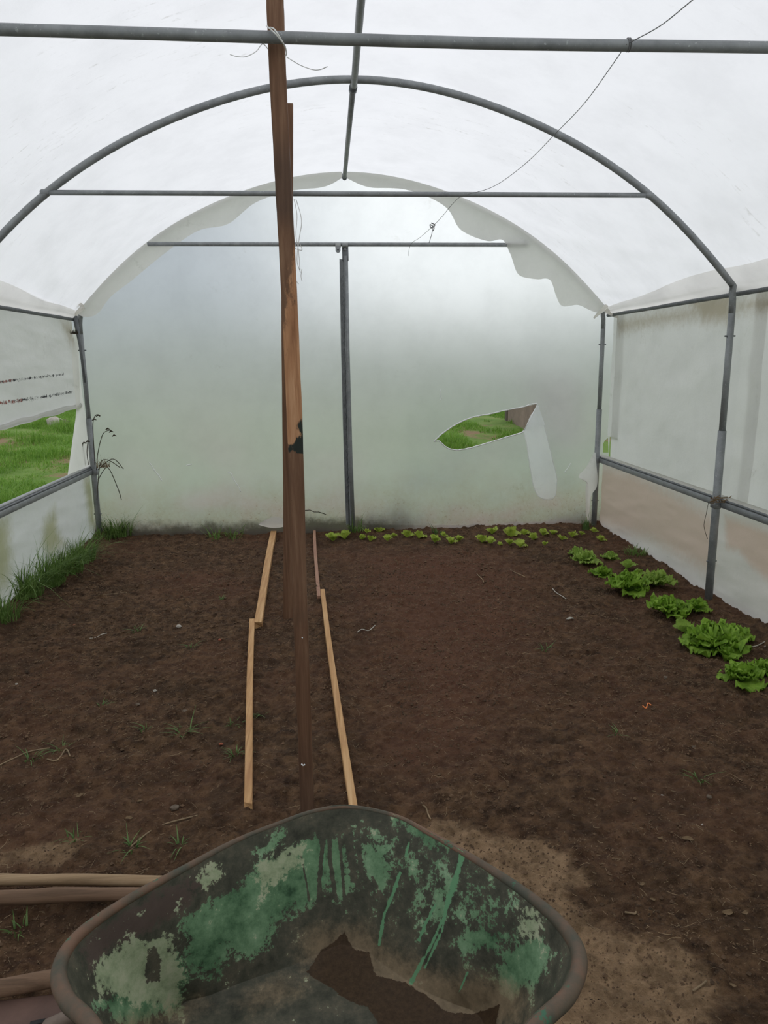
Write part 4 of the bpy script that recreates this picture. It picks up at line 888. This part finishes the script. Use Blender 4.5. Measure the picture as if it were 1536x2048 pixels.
# meadow grass outside seen through the gaps (nobody could count it)
WA = hit_terrain(1019, 840); WB = hit_terrain(1110, 892)
def meadow(n):
    V = []; F = []; out_n = 0
    c = RS.uniform(-1, 1, (n*14, 2)); x = -9+(c[:, 0]+1)*6.5; y = 4+(c[:, 1]+1)*7; m_ = (x < -2.3) | (y > 6.6); x = x[m_]; y = y[m_]
    z = terrain(x, y); pj = project(np.stack([x, y, z+.05], 1)); a = (pj[:, 0] > -160) & (pj[:, 0] < 250) & (pj[:, 1] > 760) & (pj[:, 1] < 1090) & (x < -2.3)
    b = (pj[:, 0] > 800) & (pj[:, 0] < 1130) & (pj[:, 1] > 770) & (pj[:, 1] < 960) & (y > 6.6)
    k = np.where(a | b)[0][:n]; x, y, z = x[k], y[k], z[k]; cl = fbm(x*1.4, y*1.4, 3, 91); gw = sdf(np.stack([x, y], 1), [(WA[0]-.3, WA[1]+.3), (WB[0]+.3, WB[1]+.3), (WB[0]+.1, WB[1]-.3), (WA[0]-.3, WA[1]-.3)]) < 0; cl = np.where(x > 0, fbm(x*1.9, y*1.9, 3, 92)-.05, fbm(x*1.7, y*1.7, 3, 93)); kk = (cl > np.where(x > 0, -.12, -.24)) & gw; x, y, z, cl = x[kk], y[kk], z[kk], cl[kk]; n = len(x)
    h = (.035+.34*np.clip(cl+.22, 0, 1)**1.2)*RS.uniform(.5, 1.2, n); d = RS.uniform(0, 6.28, n); l = h*RS.uniform(.1, .8, n); wv = RS.uniform(.004, .008, n); seg = 3
    vs = []
    for s in range(seg+1):
        t = s/seg; q = wv*(1-t**1.5)*.5+.0004; cx = x+np.cos(d)*l*t*t; cy = y+np.sin(d)*l*t*t; cz = z-.01+h*(t-.25*t**3)
        vs += [np.stack([cx+np.sin(d)*q, cy-np.cos(d)*q, cz], 1), np.stack([cx-np.sin(d)*q, cy+np.cos(d)*q, cz], 1)]
    V = np.stack(vs, 1).reshape(-1, 3); b0 = np.arange(n)[:, None]*(2*(seg+1))
    F = np.concatenate([b0+np.array([[2*s, 2*s+1, 2*s+3, 2*s+2]]) for s in range(seg)])
    return MB().add(V, F)
tag(obj('meadow_grass', meadow(120000), M['grass_out'], origin=(0, 0, 0)), 'bright green meadow grass outside, seen through gap and tear', 'grass', None, 'stuff')

# stones and low wall outside
def rock(P, r, m, seed, name, lab, cat, grp=None, flat=.7):
    n = 12; V = []; rng = np.random.RandomState(seed)
    for i in range(n+1):
        for j in range(16):
            a = math.pi*i/n; b = 2*math.pi*j/16; q = 1+.22*(vnoise(i*.5, j*.5 if j < 8 else (16-j)*.5, seed)-.5)*2
            V.append((r*q*math.sin(a)*math.cos(b)*rng.uniform(.97, 1.03), r*.8*q*math.sin(a)*math.sin(b), r*flat*q*math.cos(a)))
    F = [[i*16+j, i*16+(j+1) % 16, (i+1)*16+(j+1) % 16, (i+1)*16+j] for i in range(n) for j in range(16)]
    mb = MB().add(np.array(V)+np.array(P)+np.array([0, 0, r*flat*.4]), F); return tag(obj(name, mb, m), lab, cat, grp)
for i, (px, py, wd, m, lab) in enumerate(((112, 856, 24, 'stone_pale', 'pale rounded stone in the meadow, left one of the pair'), (131, 857, 16, 'stone', 'smaller brown stone right beside the pale stone in the meadow'))):
    p = hit_terrain(px, py); p[2] += .06; rock(p, wd/2/FPX*((p-CO)@CF)*1.35, M[m], 40+i, 'stone', lab, 'stone')
A_ = hit_terrain(1019, 840); B_ = hit_terrain(1110, 892); e = empty('garden_wall', A_, 'weathered concrete panel wall outside, seen through right end of the tear', 'wall')
d = B_-A_; L_ = np.hypot(d[0], d[1]); a_ = math.atan2(d[1], d[0])
obj('panel', MB().box(((A_+B_)/2+np.array([0, 0, .35])), (L_, .12, 1.0), a_, .01), M['concrete'], e, smooth=False)
obj('post', MB().box(A_+np.array([0, -.05, .40]), (.16, .16, 1.15), a_, .01), plain('dark_concrete_post', (.10, .075, .055)), e, smooth=False)

# ------------------------------------------------------------------ things on the soil
PB_ = [(1331, 1357, 12, 'stone', 'brown pebble on the soil in front of the nearest lettuces'), (442, 1281, 10, 'brick', 'reddish brick crumb left of the broad lath'), (150, 1251, 7, 'brick', 'orange brick chip below the left grass'), (442, 1489, 8, 'brick', 'small orange chip left of the long left lath'), (33, 1369, 6, 'stone_pale', 'white chip near the left picture edge'), (358, 1254, 11, 'stone_pale', 'pale stone lying beyond the middle of the left bed'),
       (275, 1410, 10, 'stone', 'light brown pebble in middle of the left bed'), (370, 1423, 10, 'stone', 'dull pebble left of the long left lath'), (1405, 1650, 7, 'stone_pale', 'pale round pebble on the right-hand soil'), (1387, 1495, 9, 'stone', 'grey-brown pebble low on the right'), (1418, 1595, 12, 'stone', 'flat reddish stone low on the right'), (350, 1618, 18, 'stone', 'dark clod-like stone near the splintered lath end'), (1324, 1592, 6, 'stone_pale', 'tiny pale pebble right of the dry path'), (310, 1382, 8, 'stone_pale', 'chalky pebble left bed, centre'), (1531, 1294, 6, 'stone_pale', 'white square chip at right picture edge between lettuces')]
for i, (px, py, wd, m, lab) in enumerate(PB_):
    p = gnd(px, py); rock(p, wd/2/FPX*((p-CO)@CF), M[m], 60+i, 'pebble', lab, 'pebble', 'pebbles and chips on the soil', .6)
WD = [(272, 1264, .05, 12, 'grass-like weed sprout beyond middle of left bed'), (382, 1296, .05, 12, 'green weed sprout left of the broad lath'), (442, 1200, .04, 10, 'small dull weed near the back of left bed'), (205, 1412, .03, 8, 'tiny green weed leaf in the left bed'), (368, 1468, .07, 22, 'largest weed patch left of the long left lath'), (466, 1452, .04, 12, 'weed sprout touching the long left lath'), (290, 1462, .04, 10, 'pair of thin weeds in left bed, front part'), (470, 1512, .05, 14, 'weed sprout beside the near half of left lath'), (65, 1518, .06, 14, 'straggling weed at the left edge near the poles'), (120, 1500, .06, 12, 'pale stemmed weed right of the straggling one'), (262, 1700, .05, 14, 'weed sprout just behind the pale pole'), (150, 1680, .05, 12, 'weed sprout on the lighter soil behind the poles'), (40, 1862, .05, 12, 'small weed between the poles, lower left'), (1092, 1302, .05, 10, 'green sprout in the right bed, middle'), (1398, 1560, .05, 9, 'bright green sprout low in the right bed'), (1235, 1470, .04, 8, 'thin sprout in right bed'), (525, 1430, .03, 8, 'little round-leaved weed between the laths'), (360, 1692, .04, 8, 'yellowish clover leaf behind the barrow')]
for i, (px, py, sp_, nb_, lab) in enumerate(WD):
    p = gnd(px, py); mb = blades(nb_, sp_*.5, .02, sp_*.8, .0055, random.Random(900+i), 2.6, base=p)
    tag(obj('weed_sprout', mb, M['weed'], origin=p), lab, 'weed', 'weed sprouts in the beds')
# fuzzy weed by the skirt and upright weed in the far right corner
p = gnd(1270, 1108); mb = MB(); rng = random.Random(3)
merge(mb, blades(90, .09, .03, .09, .007, rng, .9, base=p)); tag(obj('creeping_weed', mb, M['grass'], origin=p), 'dark fuzzy weed creeping along the foot of right skirt', 'weed')
p = gnd(1171, 1060); tag(obj('upright_weed', merge(MB(), blades(26, .035, .08, .17, .014, rng, .5, base=p)), M['weed'], origin=p), 'upright broad-leaved weed in the far right corner', 'weed')
p = gnd(877, 1070); tag(obj('bluish_weed', merge(MB(), blades(26, .05, .05, .12, .012, rng, .7, base=p)), M['weed'], origin=p), 'bluish green weed behind the seedling row', 'weed')
# dried stems on the far left post
ds = empty('dead_weed', (XL+.05, YF-.1, 0), 'dead weed with seed heads climbing the left far post', 'weed')
def px_line(P, Y): return [atY(a, b, Y) for a, b in P]
for P in ([(193, 940), (196, 905), (206, 868), (222, 860)], [(190, 930), (187, 880), (186, 845), (192, 830), (200, 833)], [(196, 960), (215, 935), (235, 975), (243, 1000)], [(194, 1000), (200, 930), (215, 920), (240, 935)], [(170, 930), (165, 905), (166, 885)], [(177, 930), (174, 905), (176, 880)], [(195, 940), (225, 918), (247, 938)]):
    obj('stem', MB().tube(spline(px_line(P, YF-.09), 16), .0032, 6), M['dark_stem'], ds)
mb = MB()
for a, b in ((188, 838), (196, 830), (215, 857), (222, 862), (228, 870), (168, 885), (175, 882)):
    mb.tube(px_line([(a-4, b+3), (a, b), (a+5, b+2)], YF-.09), [.003, .008, .002], 6)
obj('seed_head', mb, M['dark_stem'], ds)
p = atY(206, 935, YF-.10); obj('tangled_fibres', merge(MB(), blades(90, .055, .02, .12, .003, random.Random(5), 1.2, base=p, outward=False)), M['dry'], ds)
# tangle of cobweb and leaves high on the same post
p = atY(148, 668, YF-.12); tag(obj('dirty_cobweb', merge(MB(), blades(60, .03, .01, .05, .004, random.Random(6), 1.2, base=p, outward=False)), M['dark_stem'], origin=p), 'dark tuft of cobweb and dirt near top of left corner post', 'cobweb')
# twigs caught at the right rail
tw = empty('dead_twigs', (XR-.08, YM, RAIL), 'brown dead leaf and twigs caught where the right rail crosses the post', 'twigs')
rngt = random.Random(8)
for i in range(14):
    a = atY(1424+rngt.uniform(-6, 6), 1000+rngt.uniform(-4, 8), YM-.07); b = atY(1440+rngt.uniform(-14, 24), 996+rngt.uniform(-8, 10), YM-.05-rngt.uniform(0, .02)); obj('twig', MB().tube(spline([a, (a+b)/2+np.array([0, -.01, rngt.uniform(-.01, .015)]), b], 8), .0022, 5), M['dry'], tw)
obj('dead_leaf', MB().tube(spline([atY(1442, 1002, YM-.06), atY(1453, 1000, YM-.06), atY(1464, 991, YM-.06)], 8), [.002, .006, .009, .010, .009, .007, .004, .001], 8, sq=.35), M['dry'], tw)
obj('root_strand', MB().tube(spline([atY(1417, 1005, YM-.06), atY(1412, 1030, YM-.05), atY(1408, 1052, YM-.05), atY(1415, 1078, YM-.05)], 20), .0016, 5), M['dark_stem'], tw)
# bits of root and dry stalk
RT = [((180, 1278), (192, 1277), (204, 1270), (214, 1268), 'pale squiggly root in the left bed'), ((714, 1266), (724, 1260), (738, 1262), (750, 1252), 'white curled root right of the laths'), ((196, 1190), (215, 1190), (250, 1186), (252, 1187), 'thin brown stalk lying near the left grass'), ((948, 1138), (955, 1150), (965, 1160), (967, 1166), 'reddish stalk in the back of the right bed'), ((1020, 1140), (1030, 1146), (1040, 1150), (1050, 1155), 'straight brown twig at the back of the right bed'), ((1105, 1178), (1112, 1186), (1125, 1194), (1132, 1199), 'pale tangled root, back right of the bed'), ((0, 1532), (25, 1520), (60, 1505), (100, 1498), 'long grey-green stem at the left picture edge'), ((94, 1520), (115, 1522), (132, 1500), (140, 1514), 'dry bent stalk in the left bed, front'), ((1285, 1413), (1292, 1418), (1296, 1408), (1302, 1412), 'orange scrap of string on the right bed'), ((845, 1612), (852, 1618), (856, 1630), (861, 1640), 'yellow dry stalk behind the barrow rim'), ((1480, 1297), (1505, 1295), (1520, 1290), (1534, 1282), 'forked pale root at the right edge among the lettuces'), ((262, 1695), (300, 1665), (330, 1650), (400, 1632), 'long dark stalk behind the barrow'), ((1250, 1827), (1262, 1829), (1270, 1830), (1272, 1826), 'short straw on the dark soil, lower right'), ((1385, 1985), (1395, 1978), (1400, 1975), (1412, 1965), 'pale husk stalk near the lower right corner')]
for i, (a, b, c_, d_, lab) in enumerate(RT):
    P = [gnd(*q)+np.array([0, 0, .004]) for q in (a, b, c_, d_)]
    m_ = M['straw'] if i not in (8,) else plain('orange_string', (.75, .22, .06)); m_ = M['ratty'] if i in (0, 1, 5, 10) else m_
    tag(obj('dry_stalk', MB().tube(spline(P, 16), .0028, 6), m_), lab, 'stalk', 'roots and dry stalks on the soil')
LF = [(1285, 1772, 11), (1375, 1682, 20), (840, 2000, 0), (1305, 1803, 10), (1062, 1970, 0), (1455, 1830, 22), (160, 1595, 14), (1140, 1240, 14), (258, 1640, 14), (280, 1605, 10), (1465, 1975, 12), (1490, 1830, 14), (1320, 1680, 10)]
nm = ['pinkish dry leaf right of the barrow', 'long pale dead leaf on the right', '', 'small curled dry leaf below the pinkish one', '', 'shredded brown leaf at the lower right', 'dull flat leaf at the left, front', 'torn pale scrap in the right bed beside lettuces', 'brown dry leaf behind the pale pole', 'reddish dry leaf behind the pole', 'grey-brown leaf by the lower right corner', 'tan husk at the right edge', 'grey crinkled leaf bit on the right']
for i, (px, py, wd) in enumerate(LF):
    if not wd: continue
    p = gnd(px, py); R_ = wd/2/FPX*((p-CO)@CF); u, v = np.meshgrid(np.linspace(-1, 1, 9), np.linspace(-1, 1, 7), indexing='ij'); a = random.uniform(-.6, .6)
    lx = u*R_*1.1; ly = v*R_*.6*np.sqrt(np.clip(1-u*u, 0.01, 1)); lz = .006+R_*.35*(v*v*.8+.3*np.sin(u*3+i)); g = np.stack([lx*math.cos(a)-ly*math.sin(a), lx*math.sin(a)+ly*math.cos(a), lz], -1)+p
    tag(obj('dead_leaf', MB().grid(g), M['dry'] if i != 7 else M['ratty'], solid=.0008), nm[i], 'leaf', 'dead leaves on the soil')
# uncountable litter: straw bits and crumbs of soil
def litter(n, kind):
    mb = MB(); u = RS.uniform(0, 1, n); y = 1.25*(6.3/1.25)**(u**.8); x = RS.uniform(XL+.05, XR-.03, n); cl = fbm(x*2.2, y*2.2, 3, 19)
    k = (cl > -.12) | (RS.uniform(0, 1, n) < .35); k &= ~((np.abs(x+.04) < .42) & (y < 1.4)); x, y = x[k], y[k]; n = len(x); z = soil_h(x, y)
    if kind == 'straw':
        L_ = RS.uniform(.004, .018, n)*np.where(RS.uniform(0, 1, n) < .08, 3.0, 1); a = RS.uniform(0, 3.14, n); el = RS.uniform(-.15, .35, n); b = RS.uniform(-.5, .5, n); vs = []
        for s in range(4):
            t = s/3-.5; aa = a+b*t; cx = x+np.cos(aa)*L_*t; cy = y+np.sin(aa)*L_*t; cz = z+.004+np.sin(el)*L_*t
            for w_, h_ in ((-.0006, 0), (0, .0010), (.0006, 0)): vs.append(np.stack([cx-np.sin(aa)*w_, cy+np.cos(aa)*w_, cz+h_], 1))
        V = np.stack(vs, 1).reshape(-1, 3); b0 = np.arange(n)[:, None]*12
        F = np.concatenate([b0+np.array([[3*s+q, 3*s+q+1, 3*s+q+4, 3*s+q+3]]) for s in range(3) for q in range(2)])
        return mb.add(V, F)
    r = RS.uniform(.0015, .0045, n)*np.where(RS.uniform(0, 1, n) < .08, 2.0, 1)*np.interp(y, [1, 6], [.8, 1.5])
    D = np.array([(1, 0, 0), (0, 1, 0), (-1, 0, 0), (0, -1, 0), (.1, .1, .9), (0, 0, -.8)]); V = np.stack([np.stack([x, y, z+r*.4], 1)+r[:, None]*d_*RS.uniform(.7, 1.2, (n, 1)) for d_ in D], 1).reshape(-1, 3)
    b0 = np.arange(n)[:, None]*6; F = np.concatenate([b0+np.array([f_]) for f_ in ((0, 1, 4), (1, 2, 4), (2, 3, 4), (3, 0, 4), (1, 0, 5), (2, 1, 5), (3, 2, 5), (0, 3, 5))])
    return mb.add(V, F)
tag(obj('straw_litter', litter(9000, 'straw'), M['straw'], origin=(0, 0, 0)), 'tiny straw and root bits strewn over the dark soil', 'litter', None, 'stuff')
tag(obj('soil_crumbs', litter(60000, 'crumb'), M['crumb'], origin=(0, 0, 0), smooth=False), 'loose crumbs of dark soil covering both beds', 'soil', None, 'stuff')
